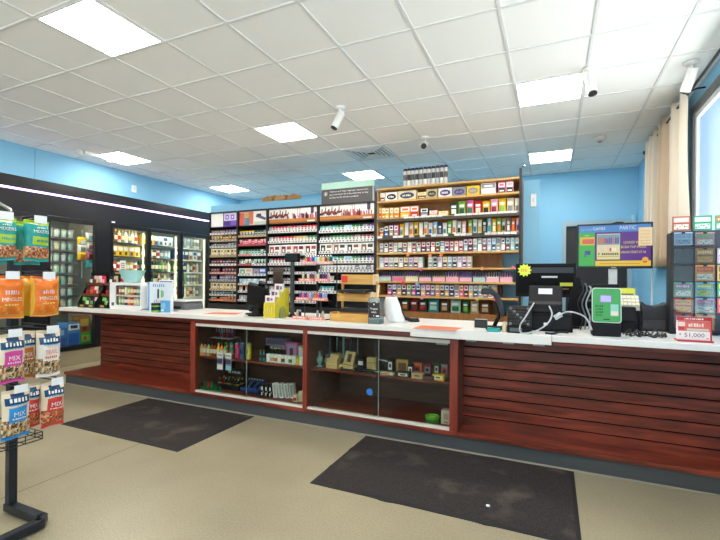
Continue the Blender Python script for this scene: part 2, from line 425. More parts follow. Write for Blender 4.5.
bullet((-1.52, 5.40, CEIL), (.15, -.95, -.42), 'small white camera on the ceiling nearest the row of tubes')
bullet((.29, 4.20, CEIL), (.12, -.25, -.95), 'white bullet camera hanging beside the right panel light')
bullet((1.06, 4.42, CEIL), (-.2, .5, -.85), 'white camera beside the curtain rod at upper right')
t = thing('emergency_light', 'white twin-head emergency light mounted under the ceiling near the left wall', 'emergency light', (-6.30, 4.05, CEIL))
MB().box(-.05, -.02, -.055, .06, .34, -.0, PLASTIC_W).build('housing', t, bevel=.012)
for s in (-.075, .365): MB().lathe([(.02, .0), (.05, -.01), (.055, -.05), (.045, -.075), (0, -.07)], M('#dcdcda', .3), (0, s, -.0), 14).build('lamp_head', t)
t = thing('sprinkler_head', 'small white ceiling sprinkler above the right end of the pine shelving', 'sprinkler', (-.417, 7.218, CEIL))
MB().lathe([(.05, 0), (.05, -.008), (.02, -.014), (0, -.014)], PLASTIC_W, n=14).build('escutcheon', t); MB().lathe([(.012, -.012), (.012, -.05), (.035, -.052), (.03, -.058), (0, -.058)], CHROME, n=12).build('nozzle', t)
# curtain and rod -------------------------------------------------------
t = thing('curtain_rod', 'black curtain rod running along the ceiling over the window', 'curtain rod', (1.14, 4.5, 3.135))
MB().tube([(0, -3.2, 0), (0, 2.35, 0)], .012, BLACK, 8).build('rod', t)
for yy in (-3.2, 2.35): MB().lathe([(0, -.03), (.022, -.02), (.028, 0), (.022, .02), (0, .03)], BLACK, (0, yy, 0), 10).build('finial', t)
for yy in (-2.0, .3): MB().tube([(0, yy, .0), (.05, yy, .02), (.116, yy, .02)], .008, BLACK).build('bracket', t)
def curtain(y0, y1, zt, zb, n, amp, mat):
    mb = MB(); nx = 90; nz = 14; vs = []
    for j in range(nz+1):
        f = j/nz; z = zt+(zb-zt)*f
        for i in range(nx+1):
            u = i/nx; pinch = 1-.12*math.sin(PI*min(1, f*1.1))
            yy = y1-(y1-y0)*u*(1-.05*f)
            wv = math.sin(2*PI*n*u+.9*math.sin(3*f+5*u)*f)
            xx = 1.14+amp*(wv*.9+.25*math.sin(4.1*PI*n*u))*(.75+.3*f)
            vs.append((min(xx, 1.235), yy, z+(.012*abs(wv) if j == 0 else 0)))
    fs = [(j*(nx+1)+i, j*(nx+1)+i+1, (j+1)*(nx+1)+i+1, (j+1)*(nx+1)+i) for j in range(nz) for i in range(nx)]
    mb.add(vs, fs, mat, True); return mb
CURT = M('#ddd2c2', .85, var=.04, scale=60); CURT2 = M('#cdb79c', .85, var=.04, scale=60)
o = curtain(4.86, 5.56, 3.195, 1.56, 2.0, .05, CURT).build('curtain'); o.modifiers.new('cloth', 'SOLIDIFY').thickness = .004
tag(o, 'pale cream curtain panel nearest the window frame, hanging in folds', 'curtain', 'curtain panels on the rod')
o = curtain(5.60, 6.02, 3.195, 1.56, 2.2, .045, CURT2).build('curtain'); o.modifiers.new('cloth', 'SOLIDIFY').thickness = .004
tag(o, 'tan beige curtain panel gathered in the middle of the rod', 'curtain', 'curtain panels on the rod')
o = curtain(6.04, 6.78, 3.195, 1.56, 3.2, .05, CURT).build('curtain'); o.modifiers.new('cloth', 'SOLIDIFY').thickness = .004
tag(o, 'off-white curtain panel farthest back, next to the blue corner', 'curtain', 'curtain panels on the rod')
t = MB().box(-.02, -.012, -.86, 0, .012, .35, PLASTIC_W).build('wall_conduit', loc=(XR, 6.95, 1.6)); tag(t, 'thin white conduit running down the blue right wall', 'conduit')
t = thing('wall_radio_box', 'dark grey box on the right wall under the curtain', 'wall box', (XR, 6.35, 1.72))
MB().box(-.07, -.12, -.15, 0, .12, .15, M('#5b5d63', .5)).build('housing', t, bevel=.01); MB().box(-.075, -.03, -.1, -.07, .03, .02, BLACK).build('cover', t)

# floor mats ------------------------------------------------------------
CARP = carpet_mat(); MRUB = M('#1b1919', .8)
def floor_mat_obj(x0, x1, y0, y1, lab, seed):
    q = random.Random(seed); t = thing('floor_mat', lab, 'floor mat', ((x0+x1)/2, (y0+y1)/2, 0), 0, 'black entrance mats')
    w = (x1-x0)/2; h = (y1-y0)/2; nx, ny = 44, 28; vs = []; fs = []
    for j in range(ny+1):
        for i in range(nx+1):
            a = -w+.025+(2*w-.05)*i/nx; b = -h+.025+(2*h-.05)*j/ny
            vs.append((a, b, .0095+.0008*math.sin(a*9+seed)*math.sin(b*7)))
    fs = [(j*(nx+1)+i, j*(nx+1)+i+1, (j+1)*(nx+1)+i+1, (j+1)*(nx+1)+i) for j in range(ny) for i in range(nx)]
    MB().add(vs, fs, CARP, True).build('pile', t)
    # rubber border with a few waves along the front edge
    mb = MB(); n = 50; out = []; inn = []
    def wob(s): return .012*math.exp(-((s-.33)/.03)**2)+.008*math.exp(-((s-.7)/.02)**2)
    for i in range(n+1): out.append((-w+2*w*i/n, -h-wob(i/n)*(seed % 2), .004)); inn.append((-w+.03+(2*w-.06)*i/n, -h+.03, .009))
    for i in range(n+1): out.append((w, -h+2*h*i/n, .004)); inn.append((w-.03, -h+.03+(2*h-.06)*i/n, .009))
    for i in range(n+1): out.append((w-2*w*i/n, h+wob(i/n)*(seed % 2)*.8, .004)); inn.append((w-.03-(2*w-.06)*i/n, h-.03, .009))
    for i in range(n+1): out.append((-w-wob(i/n)*.6*(seed % 2), h-2*h*i/n, .004)); inn.append((-w+.03, h-.03-(2*h-.06)*i/n, .009))
    m = len(out); low = [(p[0], p[1], 0) for p in out]
    mb.add(out+inn+low, [(i, (i+1) % m, m+(i+1) % m, m+i) for i in range(m)]+[(2*m+i, 2*m+(i+1) % m, (i+1) % m, i) for i in range(m)], MRUB)
    mb.build('border', t)
floor_mat_obj(-4.22, -2.72, 2.513, 3.475, 'dark floor mat at left before the slatted end of the counter', 2)
floor_mat_obj(-1.495, .155, 2.515, 3.478, 'dark floor mat at right before the second glass case', 3)
t = MB().lathe([(0, 0), (.012, .0), (.013, .004), (.006, .008), (0, .008)], WHITE, n=8).build('paper_scrap', loc=atz(488, 506, .0103))
tag(t, 'tiny white scrap of paper lying on the right floor mat', 'scrap')
# ================================================================= COUNTER
KICK = M('#484a4a', .55, var=.05, scale=5); CAULK = M('#7f796c', .7)
t = thing('counter_plinth', 'long dark grey toe-kick plinth running under the whole counter', 'plinth', (-2.3, 3.5, 0))
MB().box(-3.48, .004, 0, 3.54, .78, .118, KICK).build('kick_board', t)
MB().prism([(-.004, 0), (.004, 0), (.004, .008)], -3.48, 3.54, CAULK, 'X').build('caulk_bead', t)
GROOVE = M('#0a0504', .9, spec=.1)
def slat_unit(lab, x0, x1, yp, y1, sidepost=False):
    t = thing('slatwall_counter', lab, 'counter', ((x0+x1)/2, 3.49, .118), 0, 'slatted counter sections')
    a, b = x0-(x0+x1)/2, x1-(x0+x1)/2; d = yp-3.49; e = y1-3.49
    MB().box(a, 0, 0, b, e, .034, MAHOG).build('base_shelf', t, bevel=.002)
    mb = MB(); mb.box(a+.08 if not sidepost else a, d+.012, .034, b, d+.024, .80, GROOVE)
    z = .034
    for i in range(9):
        h = .0848; mb.box(a+.08 if not sidepost else a, d, z, b, d+.012, z+h-.0105, MAHOG); z += h
    mb.build('slat_panel', t, bevel=.0015)
    MB().box(a+.08 if not sidepost else a, d+.024, .034, b, e, .80, MAHOGD).build('carcass', t)
    return t
slat_unit('slatted mahogany counter section at the far left end, before the coolers', -5.80, -3.604, 3.93, 4.24)
slat_unit('long slatted mahogany counter section at right, under the registers', -.692, 1.24, 3.70, 4.24, True)
TRACK = M('#e3ddd0', .45); LT = M('#fff6e6', .5, emit=.0)
def glass_case(lab, x0, x1, pw0, pw1):
    cx = (x0+x1)/2; w = (x1-x0)/2-.0005; z0 = .118; top = .92
    t = thing('glass_display_case', lab, 'display case', (cx, 3.50, z0), 0, 'glass display cases in the counter')
    H_ = top-z0
    MB().box(-w, -.01, 0, w, .74, .034, MAHOG).build('base_board', t, bevel=.002)
    MB().box(-w, -.008, .034, -w+pw0, .04, H_, MAHOGZ).build('post', t, bevel=.002)
    MB().box(w-pw1, -.008, .034, w, .04, H_, MAHOGZ).build('post', t, bevel=.002)
    MB().box(-w+pw0, -.004, H_-.022, w-pw1, .04, H_, MAHOG).build('top_rail', t)
    MB().box(-w, .70, .034, w, .74, H_, MAHOGD).build('back_panel', t)
    MB().box(-w, .04, .034, -w+.018, .70, H_, MAHOGD).build('side_panel', t); MB().box(w-.018, .04, .034, w, .70, H_, MAHOGD).build('side_panel', t)
    MB().box(-w+.018, .085, .388, w-.018, .66, .410, MAHOG).build('shelf', t, bevel=.002)
    MB().box(-w+pw0, .002, .034, w-pw1, .036, .052, TRACK).box(-w+pw0, .036, .034, w-pw1, .072, .044, TRACK).build('bottom_track', t)
    MB().box(-w+pw0, .002, H_-.052, w-pw1, .036, H_-.022, TRACK).build('upper_track', t)
    f = MB().box(-w+pw0+.002, .010, .053, .03, .015, H_-.053, GLASS).build('sliding_pane', t)
    g = MB().box(-.03, .024, .053, w-pw1-.002, .029, H_-.053, GLASS).build('sliding_pane', t)
    MB().box(.023, .007, .053, .030, .0095, H_-.053, M('#7d8582', .3)).build('edge_strip', f)
    return t
gc1 = glass_case('glass-fronted counter case holding bottles, white jars and boxed toys', -3.603, -2.144, .066, .022)
gc2 = glass_case('glass-fronted counter case holding wooden boxes, glassware and trays', -2.144, -.693, .022, .066)
MB().lathe([(0, 0), (.03, 0), (.03, .001), (0, .001)], M('#2f7fd6', .5), n=10).build('blue_sticker', gc2.children[-2])
st = [o for o in bpy.data.objects if o.name == 'blue_sticker'][0]
st.rotation_euler = (PI/2, 0, 0); p = at(369.5, 392, 3.508); st.location = (p[0]+1.4185, .0085, p[2]-.118)
ol = MB(); ol.box(-.06, -.006, -.05, .06, 0, .05, PLASTIC_W)
for s in (-.03, .03):
    for z in (-.02, .015): ol.rect(s-.012, z-.006, s-.006, z+.012, -.0065, DARK); ol.rect(s+.004, z-.006, s+.010, z+.012, -.0065, DARK)
o = ol.build('outlet_plate', gc2); p = at(442, 340, 4.19); o.location = (p[0]+1.4185, .6995, p[2]-.118)
def worktop(lab, x0, x1, y0, y1, z0, z1, strip=None):
    t = thing('worktop', lab, 'counter top', ((x0+x1)/2, y0, .92), 0, 'pale laminate counter tops')
    a, b = x0-(x0+x1)/2, x1-(x0+x1)/2
    MB().box(a, 0, z0-.92, b, y1-y0, z1-.92, LAMW).build('slab', t, bevel=.003)
    if strip: MB().box(a+.01, strip, 0, b, y1-y0-.02, z0-.92, MAHOG).build('edge_strip', t)
    return t
TOP = .99
worktop('long pale counter top over the left end and glass cases', -5.87, -1.077, 3.462, 4.30, .948, TOP, .022)
worktop('thicker pale counter top slab in the middle, jutting forward with an orange paper', -1.075, .0, 3.415, 4.30, .92, TOP)
worktop('pale counter top at right under the lottery machines', .002, 1.245, 3.43, 4.42, .945, TOP, .012)
# little brackets hanging under the slab
for i, u in enumerate((472, 509, 539)):
    t = MB().box(-.04, -.06, -.028, .04, .0, 0, M('#b9bbbd', .4)).build('shelf_bracket', loc=(wx(u, 3.6, 338), 3.60, .92))
    tag(t, 'small grey bracket under the middle slab, %s from left' % ORD[i], 'bracket', 'brackets under the slab')

# ============================================== contents of the glass cases
SH = .118+.410+.001   # shelf top
BT = .118+.034+.001   # case floor
def bottle(r, h, body, cap, lab=None):
    mb = MB(); prof = [(r*.92, 0), (r, h*.03), (r, h*.25), (r, h*.55), (r, h*.62), (r*.42, h*.78), (r*.36, h*.86), (r*.42, h*.86), (r*.42, h), (0, h)]
    L_ = lab or body
    return mb.lathe(prof, body, n=10, mats=[body, body, L_, body, body, body, cap, cap, cap])
def can(r, h, body, band=None, rim=None):
    rim = rim or STEEL
    return MB().lathe([(r*.85, 0), (r, h*.04), (r, h*.3), (r, h*.7), (r, h*.93), (r*.85, h), (r*.8, h*.985), (0, h*.985)], body, n=12, mats=[rim, body, band or body, body, rim, rim, rim])
def jar(r, h, body, lid, label=None):
    return MB().lathe([(r*.95, 0), (r, h*.05), (r, h*.2), (r, h*.6), (r, h*.70), (r*.9, h*.74), (r*1.02, h*.75), (r*1.02, h*.97), (r*.95, h), (0, h)], body, n=12,
                      mats=[body, body, label or body, body, body, lid, lid, lid, lid])
def carton(w, d, h, body, arts=(), top=None):
    mb = MB(); mb.box(-w/2, -d/2, 0, w/2, d/2, h, body)
    if top: mb.add([(-w/2, -d/2, h+.0004), (w/2, -d/2, h+.0004), (w/2, d/2, h+.0004), (-w/2, d/2, h+.0004)], [(0, 1, 2, 3)], top)
    for i, a in enumerate(arts):
        mb.rect(-w/2+a[0]*w, a[1]*h, -w/2+a[2]*w, a[3]*h, -d/2-.0006-.0003*i, a[4])
    return mb
# upper shelf, left case: eight little bottles on a riser with blister cards behind
cols = ['yellow', 'pink', 'lime', 'red', 'brown', 'yellow', 'orange', 'lime']
for i, u in enumerate((201.5, 205, 208.4, 211.8, 215, 218.3, 221.6, 225)):
    z = .155-.02*(i == 5); cc = cols[i]
    inst('flavour_bottle', (cc, i == 5), lambda: bottle(.021, .15, H(cc), BLACK if i != 5 else H('yellow'), H('cream')), (wx(u, 3.61, 350), 3.615, SH),
         '%s-labelled bottle, %s from left on the upper shelf of the left glass case' % (cc, ORD[i]), 'bottle', 'small bottles in the left glass case')
t = thing('blister_riser', 'white-edged wire riser of dark blister packs at top left of the left case', 'display riser', (-3.42, 3.84, SH))
MB().box(-.14, -.09, .175, .14, .09, .182, M('#cfd4d2', .4)).build('riser_shelf', t)
for s in (-.135, .135): MB().box(s-.003, -.085, 0, s+.003, .085, .175, ACRYL).build('riser_side', t)
for i in range(7):
    cc = ['black', 'maroon', 'silver', 'black', 'red', 'black', 'purple'][i]
    t = inst('blister_pack', (cc,), lambda: carton(.034, .02, .11, H(cc), [(.15, .5, .85, .9, H('silver')), (.2, .1, .8, .4, H('maroon'))]), (-3.42-.115+i*.038, 3.83, SH+.1825),
             '%s blister pack, %s from left on the wire riser in the left case' % (cc, ORD[i]), 'blister pack', 'blister packs on the riser')
for i, (u, c1, c2) in enumerate(((227, 'green', 'orange'), (231.5, 'teal', 'tan'))):
    t = MB().lathe([(.024, 0), (.026, .02), (.022, .07), (.026, .075), (.016, .10), (.022, .125), (.018, .15), (0, .16)], H(c1), n=10,
                   mats=[H(c1), H(c2), H('brown'), H(c1), H(c2), H(c1), H(c1)]).build('novelty_bottle', loc=(wx(u, 3.70, 350), 3.70, SH))
    tag(t, '%s and %s figure-shaped bottle between the small bottles and the pink can' % (c1, c2), 'bottle')
for i, (u, cc, h) in enumerate(((237.3, 'pink', .165), (242.5, 'blue', .17), (248.8, 'yellow', .175))):
    t = can(.0275, h, M({'pink': '#e5366f', 'blue': '#3f6ea8', 'yellow': '#d6cf2c'}[cc], .35), M({'pink': '#f05a8a', 'blue': '#2b4a7a', 'yellow': '#e8e24a'}[cc], .35))
    t.scribble(0, h*.5, -.0285, .03, .05, M('#2a2a22'), 3, 5+i)
    t = t.build('drink_can', loc=(wx(u, 3.66, 355), 3.66, SH)); tag(t, 'tall %s can standing upright on the upper shelf of the left case' % cc, 'can', 'tall cans in the left case')
for i, (u, cc) in enumerate(((219.5, 'white'), (228, 'sky blue'))):
    t = MB(); t.box(-.042, -.002, -.19, .042, .0, .0, H('lilac' if i == 0 else 'blue'))
    t.rect(-.04, -.06, .04, -.002, -.0026, WHITE); t.rect(-.035, -.13, .035, -.065, -.0026, M('#e7b98f')); t.rect(-.038, -.185, .038, -.135, -.0026, H(cc))
    t.scribble(0, -.03, -.003, .06, .02, H('maroon'), 5, 9+i); t.box(-.03, -.015, -.12, .03, -.003, -.07, M('#40507c', .3))
    t = t.build('blister_card', loc=(wx(u, 3.575, 365), 3.583, SH+.062))
    tag(t, '%s hanging blister card clipped to the shelf edge in the left case' % cc, 'blister card', 'cards on the shelf edge')
for i, u in enumerate((260.5, 264)):
    t = inst('dropper_bottle', ('teal',), lambda: bottle(.013, .115, H('teal'), H('lime'), BLACK), (wx(u, 3.66, 356), 3.66, SH),
             'slim teal dropper bottle, %s of two left of the white jars' % ORD[i], 'bottle', 'teal dropper bottles')
for i in range(10):
    cc = ['white', 'tan', 'orange', 'white', 'brown', 'white', 'green', 'white', 'yellow', 'white'][i]
    inst('white_jar', (cc,), lambda: jar(.023, .085, M('#eceae4', .35) if cc != 'yellow' else H('yellow'), M('#f4f3f0', .35) if cc != 'yellow' else H('lime'), H(cc)), (wx(268.5+i*3.7, 3.64, 360), 3.64, SH),
         'white jar with %s label, %s from left in the jar row' % (cc, ORD[i]) if cc != 'yellow' else 'yellow jar near the right end of the white jar row', 'jar', 'jars on the left case shelf')
for i, (u, cc) in enumerate(((272, 'lime'), (276, 'cream'), (280, 'tan'), (284, 'pink'))):
    t = MB().lathe([(.022, 0), (.023, .06), (.02, .07), (.021, .071), (.021, .082), (0, .082)], H(cc), n=10, mats=[ACRYL, H(cc), H('silver'), H('silver'), H('silver')])
    t.cyl((0, 0, -.06), (0, 0, 0), .023, M('#dadfda', .3), 10)
    t = t.build('storage_jar', loc=(wx(u, 3.76, 352), 3.76, SH+.06)); tag(t, 'lidded jar with %s contents behind the white jars, %s from left' % (cc, ORD[i]), 'jar', 'storage jars behind the white jars')
t = carton(.15, .06, .19, H('pink'), [(.12, .1, .88, .9, H('lilac')), (.35, .25, .65, .7, H('maroon'))]).build('gift_box', loc=(wx(293, 3.82, 350), 3.82, SH)); tag(t, 'pink framed purple box standing behind the white jars', 'box')
t = carton(.07, .05, .17, H('tan'), [(.1, .4, .9, .9, H('white'))]).build('tan_box', loc=(wx(301, 3.74, 350), 3.77, SH)); tag(t, 'narrow tan box at the right end of the left case shelf', 'box')
t = carton(.28, .10, .085, H('lilac'), [(.05, .2, .95, .8, M('#8d8398'))]).build('lilac_tray_box', loc=(wx(277, 4.02, 345), 4.05, SH+.1)); tag(t, 'lilac tray box lying on a clear riser at the back of the left case', 'box')
t = thing('clear_riser', 'clear riser under the lilac tray box in the left case', 'riser', (wx(277, 4.02, 345), 4.05, SH))
MB().box(-.15, -.06, .094, .15, .06, .0995, ACRYL).build('riser_top', t)
for s in (-.147, .147): MB().box(s-.003, -.06, 0, s+.003, .06, .094, ACRYL).build('riser_side', t)
# floor of the left case
def toy(c1, c2, s=1.0):
    mb = MB(); mb.box(-.09*s, -.05*s, 0, .09*s, .05*s, .022*s, H(c1))
    for i in range(3): mb.lathe([(.02*s, 0), (.024*s, .02*s), (.018*s, .05*s), (.02*s, .06*s), (0, .075*s)], H(c2 if i % 2 else c1), ((-.055+.055*i)*s, 0, .022*s), 10)
    return mb
for i, (u, v, yy, c1, c2, s) in enumerate(((206.5, 387, 3.66, 'green', 'red', .9), (218, 388, 3.63, 'green', 'black', .55), (228, 382, 3.98, 'dark green', 'mint', 1.3))):
    t = toy(c1, c2, s).build('novelty_holder', loc=(max(wx(u, yy, v), (-3.495, -3.38, -3.45)[i]), yy, BT)); tag(t, ['low green and red holder at the left corner of the left case floor', 'green holder with black pots beside the boxed dark bottles', 'tall dark green holder with pale pots at the back left of the case'][i], 'holder')
t = thing('bottle_carton', 'open black carton of dark bottles on the left case floor', 'carton', (wx(231, 3.78, 385), 3.78, BT))
MB().box(-.16, -.07, 0, .16, .07, .006, BLACK).box(-.16, -.07, .006, -.155, .07, .06, BLACK).box(.155, -.07, .006, .16, .07, .06, BLACK).box(-.155, -.07, .006, .155, -.066, .06, BLACK).box(-.155, .066, .006, .155, .07, .06, BLACK).build('tray', t)
MB().box(-.16, .071, 0, .16, .076, .21, BLACK).text('', 0, 0, 0, .01, WHITE).rect(-.10, .15, -.06, .18, .0705, H('yellow')).scribble(.02, .165, .0705, .12, .025, WHITE, 6, 3).build('header_card', t)
for j in range(2):
    for i in range(7):
        cc = ['gold', 'red', 'silver', 'gold', 'brown', 'green', 'gold'][i]
        inst('dark_bottle', (cc,), lambda: bottle(.018, .115, M('#1a1c1a', .25), H(cc), H(cc)), (wx(231, 3.78, 385)-.132+i*.044, 3.745+.07*j, BT+.0065),
             'dark bottle with %s cap, %s from left in the %s row of the black carton' % (cc, ORD[i], ['front', 'back'][j]), 'bottle', 'bottles in the black carton')
t = thing('tilted_tray', 'tilted dark blue sunglasses tray on the left case floor', 'display tray', (wx(254, 3.75, 392), 3.75, BT))
Tm = Matrix.Translation((0, 0, .012)) @ Matrix.Rotation(.5, 4, 'X')
MB().box(-.115, -.06, .03, .115, .10, .045, H('navy'), Tm).box(-.115, -.06, .045, .115, -.052, .085, H('blue'), Tm).box(-.115, .09, .045, .115, .10, .085, H('navy'), Tm).build('tray', t)
mb = MB()
for i in range(6): mb.box(-.10+i*.036, .0, .045, -.075+i*.036, .08, .06, M('#3a5f9a', .3) if i % 2 else BLACK, Tm)
for i in range(6): mb.box(-.10+i*.036, .088, .086, -.09+i*.036, .098, .09, WHITE, Tm)
mb.build('insert', t)
MB().box(-.1, -.02, 0, .1, .1, .02, BLACK).build('wedge', t)
for i, u in enumerate((264.5, 268.5, 272.5)):
    t = carton(.04, .07, .12, BLACK, [(.1, .1, .5, .35, WHITE), (.1, .55, .6, .85, WHITE), (.55, .3, .9, .5, H('silver'))]).build('grinder_box', loc=(wx(u, 3.70, 390), 3.70, BT))
    tag(t, 'black and white printed box, %s of three on the left case floor' % ORD[i], 'box', 'black printed boxes')
for i, (u, a) in enumerate(((277.5, .12), (282.5, .16), (287.5, .2), (291, .1))):
    t = thing('white_frame_box', 'white open-front box, %s from left, leaning on the left case floor' % ORD[i], 'box', (wx(u, 3.70, 395), 3.68+.02*i, BT), 0, 'white open boxes')
    Tm = Matrix.Rotation(-a, 4, 'Y')
    mb = MB(); ring5 = ((-.022, -.02, .0, -.015, .03, .15), (.015, -.02, .0, .022, .03, .15), (-.015, -.02, .0, .015, .03, .012), (-.015, -.02, .138, .015, .03, .15))
    for q in ring5: mb.box(q[0], q[1], q[2]+.004, q[3], q[4], q[5]+.004, WHITE, Tm)
    mb.build('carton', t); MB().box(-.015, .02, .016, .015, .028, .142, M('#33363a'), Tm).build('insert', t)
for i, (u, cc) in enumerate(((296, 'red'), (300, 'cream'), (303, 'pink'))):
    t = carton(.045, .05, .10 if i else .07, H('cream'), [(.1, .15, .9, .6, H(cc))]).build('small_carton', loc=(wx(u, 3.67, 398), 3.67+.03*i, BT))
    tag(t, 'cream carton with a %s label at the right end of the left case floor' % cc, 'carton', 'cream cartons on the left case floor')

# right case: glassware cluster
GLT = M('#8fc0b4', .12); GLC = glass('clear_glass', '#dfe8e6', .3, .12); GLB = M('#4c5668', .12)
gl = [(311, 3.67, GLT, 'teal', .15), (315, 3.67, GLC, 'clear', .13), (313, 3.86, GLB, 'smoked', .27),
      (318, 3.86, GLC, 'clear', .30), (324, 3.86, GLT, 'teal', .28), (330, 3.86, GLB, 'smoked', .25), (334, 3.86, GLC, 'clear', .30)]
for i, (u, yy, gm, nm, h) in enumerate(gl):
    mb = MB().lathe([(.03, 0), (.032, .006), (.012, .02), (.03, .05), (.032, .075), (.012, .11), (.012, h-.01), (.018, h), (.010, h)], gm, n=10)
    mb.cyl((.02, -.01, .05), (.034, -.02, .10), .007, gm, 8); mb.lathe([(.0, 0), (.012, .008), (.014, .02)], H(['maroon', 'navy', 'teal', 'orange', 'black'][i % 5]), (.034, -.02, .10), 8)
    x = -2.080+.072*i if i < 2 else -2.07+.078*(i-2)
    t = mb.build('glass_vase', loc=(x, yy, SH)); tag(t, '%s glass waterpipe, %s in the %s row at the left of the right case' % (nm, ORD[i if i < 2 else i-2], 'front' if i < 2 else 'back'), 'glassware', 'glass waterpipes')
for i in range(9):
    cc = ['maroon', 'blue', 'orange', 'black', 'red', 'purple', 'gold', 'pink', 'navy'][i]
    u = 312+i*5; yy = 4.08
    t = inst('hanging_pack', (cc,), lambda: carton(.055, .012, .12, H(cc), [(.2, .15, .8, .6, H('silver')), (.1, .7, .9, .95, H('cream'))]), (wx(u, yy, 335), 4.1935, .74+.02*(i % 3)),
             '%s carded pack, %s from left on the back panel of the right case' % (cc, ORD[i]), 'carded pack', 'carded packs on the case back')
WB = wood('honey_wood', '#c9a765', '#e3c98c', 'X', .5, 9)
def wbox(w, d, h, slot=True):
    mb = MB(); mb.box(-w/2, -d/2, 0, w/2, d/2, h*.62, WB); mb.box(-w/2, -d/2, h*.65, w/2, d/2, h, WB); mb.box(-w/2+.003, -d/2+.003, h*.62, w/2-.003, d/2-.003, h*.65, M('#4a3820'))
    return mb
for i, (u, yy, z, w, h) in enumerate(((333.5, 3.68, 0, .12, .055), (334, 3.69, .0555, .11, .04), (336.5, 3.69, .096, .09, .04), (348, 3.70, 0, .15, .04))):
    t = wbox(w, .09, h).build('wooden_box', loc=(wx(u, yy, 362), yy, SH+z)); tag(t, ['honey wood box at the bottom of the left stack in the right case', 'honey wood box in the middle of the left stack', 'small honey wood box on top of the left stack', 'flat honey wood box under the tilted wooden frame'][i], 'wooden box', 'honey wood boxes')
def wframe(w, h, d):
    mb = MB(); b = w*.28
    mb.box(-w/2, -d/2, 0, -w/2+b, d/2, h, WB); mb.box(w/2-b, -d/2, 0, w/2, d/2, h, WB); mb.box(-w/2+b, -d/2, 0, w/2-b, d/2, b*.8, WB); mb.box(-w/2+b, -d/2, h-b*.8, w/2-b, d/2, h, WB)
    mb.box(-w/2+b, d/2-.006, b*.8, w/2-b, d/2, h-b*.8, M('#5c4a24')); return mb
t = wframe(.10, .125, .03).build('wooden_ring_box', loc=(wx(350, 3.72, 355), 3.69, SH+.042)); t.rotation_euler = (-.28, .1, 0); tag(t, 'upright honey wood frame leaning on the flat wooden box', 'wooden frame')
t = wbox(.095, .05, .125).build('wooden_case', loc=(wx(372.5, 3.72, 360), 3.72, SH)); tag(t, 'upright honey wood case in the middle of the right case shelf', 'wooden case')
t = carton(.075, .05, .085, BLACK, [(.2, .45, .85, .9, WHITE)]).build('black_box', loc=(wx(361.5, 3.76, 358), 3.76, SH)); tag(t, 'black box with a white label between the wooden frame and wooden case', 'box')
def tray(w, d, h, c1, c2):
    mb = MB(); n = 16
    pts = [(w/2*math.copysign(abs(math.cos(a))**.5, math.cos(a)), d/2*math.copysign(abs(math.sin(a))**.5, math.sin(a))) for a in [2*PI*i/n for i in range(n)]]
    mb.prism(pts, 0, h*.4, c1, 'Z'); 
    outer = [(p[0], p[1], h*.4) for p in pts]; up = [(p[0]*1.05, p[1]*1.05, h) for p in pts]; inn = [(p[0]*.9, p[1]*.9, h) for p in pts]; bot = [(p[0]*.86, p[1]*.86, h*.45) for p in pts]
    V = outer+up+inn+bot; fs = []
    for k in range(3): fs += [(k*n+i, k*n+(i+1) % n, (k+1)*n+(i+1) % n, (k+1)*n+i) for i in range(n)]
    mb.add(V, fs, c1); mb.poly(bot, c2); return mb
for i, (u, v, w, c2, ds) in enumerate(((349, 365, .17, '#3a3f44', 'round-cornered black tray in front of the wooden frame'), (366, 368, .14, '#2b5a4a', 'dark tray with green items in the middle of the shelf'),
                                 (376, 370, .10, '#c9ccc8', 'small dark tray with pale packets near the wooden case'))):
    t = tray(w, .09, .022, M('#1b1c1e', .3), M(c2, .5)).build('rolling_tray', loc=(wx(u, 3.635, v), 3.635, SH)); tag(t, ds, 'tray', 'black rolling trays')
it = [(385, 3.64, .17, .05, .018, 'cream', 'flat cream packet lying at the front of the right case shelf'), (391, 3.72, .05, .05, .13, 'black', 'black phone-shaped box standing with a white face'),
      (403, 3.75, .11, .05, .125, 'gold', 'gold-edged dark picture box standing in the right case'), (404, 3.62, .12, .07, .045, 'black', 'low black open display box before the gold-edged picture box'),
      (411, 3.70, .05, .05, .1, 'black', 'black figure box with a white disc beside the gold-edged box'), (418, 3.76, .08, .05, .105, 'orange', 'small orange-brown box at the right of the case shelf'),
      (418, 3.63, .10, .06, .045, 'tan', 'low tan tray box before the orange-brown box'), (428, 3.77, .07, .05, .10, 'maroon', 'maroon box with a pale figure on the right case shelf'),
      (429, 3.60, .09, .05, .04, 'black', 'low black box with a white tag near the shelf edge'), (437, 3.80, .05, .04, .11, 'dark green', 'dark green slim box at the back right of the shelf'),
      (439, 3.64, .10, .07, .05, 'yellow', 'low yellow and orange box at the right end of the shelf'), (445, 3.74, .055, .05, .12, 'silver', 'silver figure box last on the right case shelf')]
for i, (u, yy, w, d, h, cc, ds) in enumerate(it):
    arts = [(.15, .25, .85, .8, WHITE if cc in ('black',) and h > .1 else H(['gold', 'silver', 'brown', 'cream', 'white', 'red'][i % 6])), (.3, .4, .7, .65, BLACK if i % 2 else H('brown'))]
    t = carton(w, d, h, H(cc), arts).build('gift_box' if h > .06 else 'flat_box', loc=(wx(u, yy, 368), yy, SH)); tag(t, ds, 'box')
t = MB().tube([(-.09, 0, .03), (-.03, 0, .022), (.08, 0, .008)], .007, WHITE).lathe([(.0, 0), (.016, .004), (.018, .02), (.012, .022), (0, .01)], WHITE, (-.09, 0, .025), 8).build('white_pipe', loc=(wx(383, 3.76, 358), 3.80, SH+.07))
tag(t, 'white long-stem pipe resting on top of a wooden stand', 'pipe')
t = MB().box(-.05, -.02, 0, .10, .02, .074, M('#3a2a1e')).build('pipe_stand', loc=(wx(383, 3.76, 358), 3.80, SH)); tag(t, 'dark stand holding the white pipe in the right case', 'stand')
p = at(430.5, 425, 3.60)
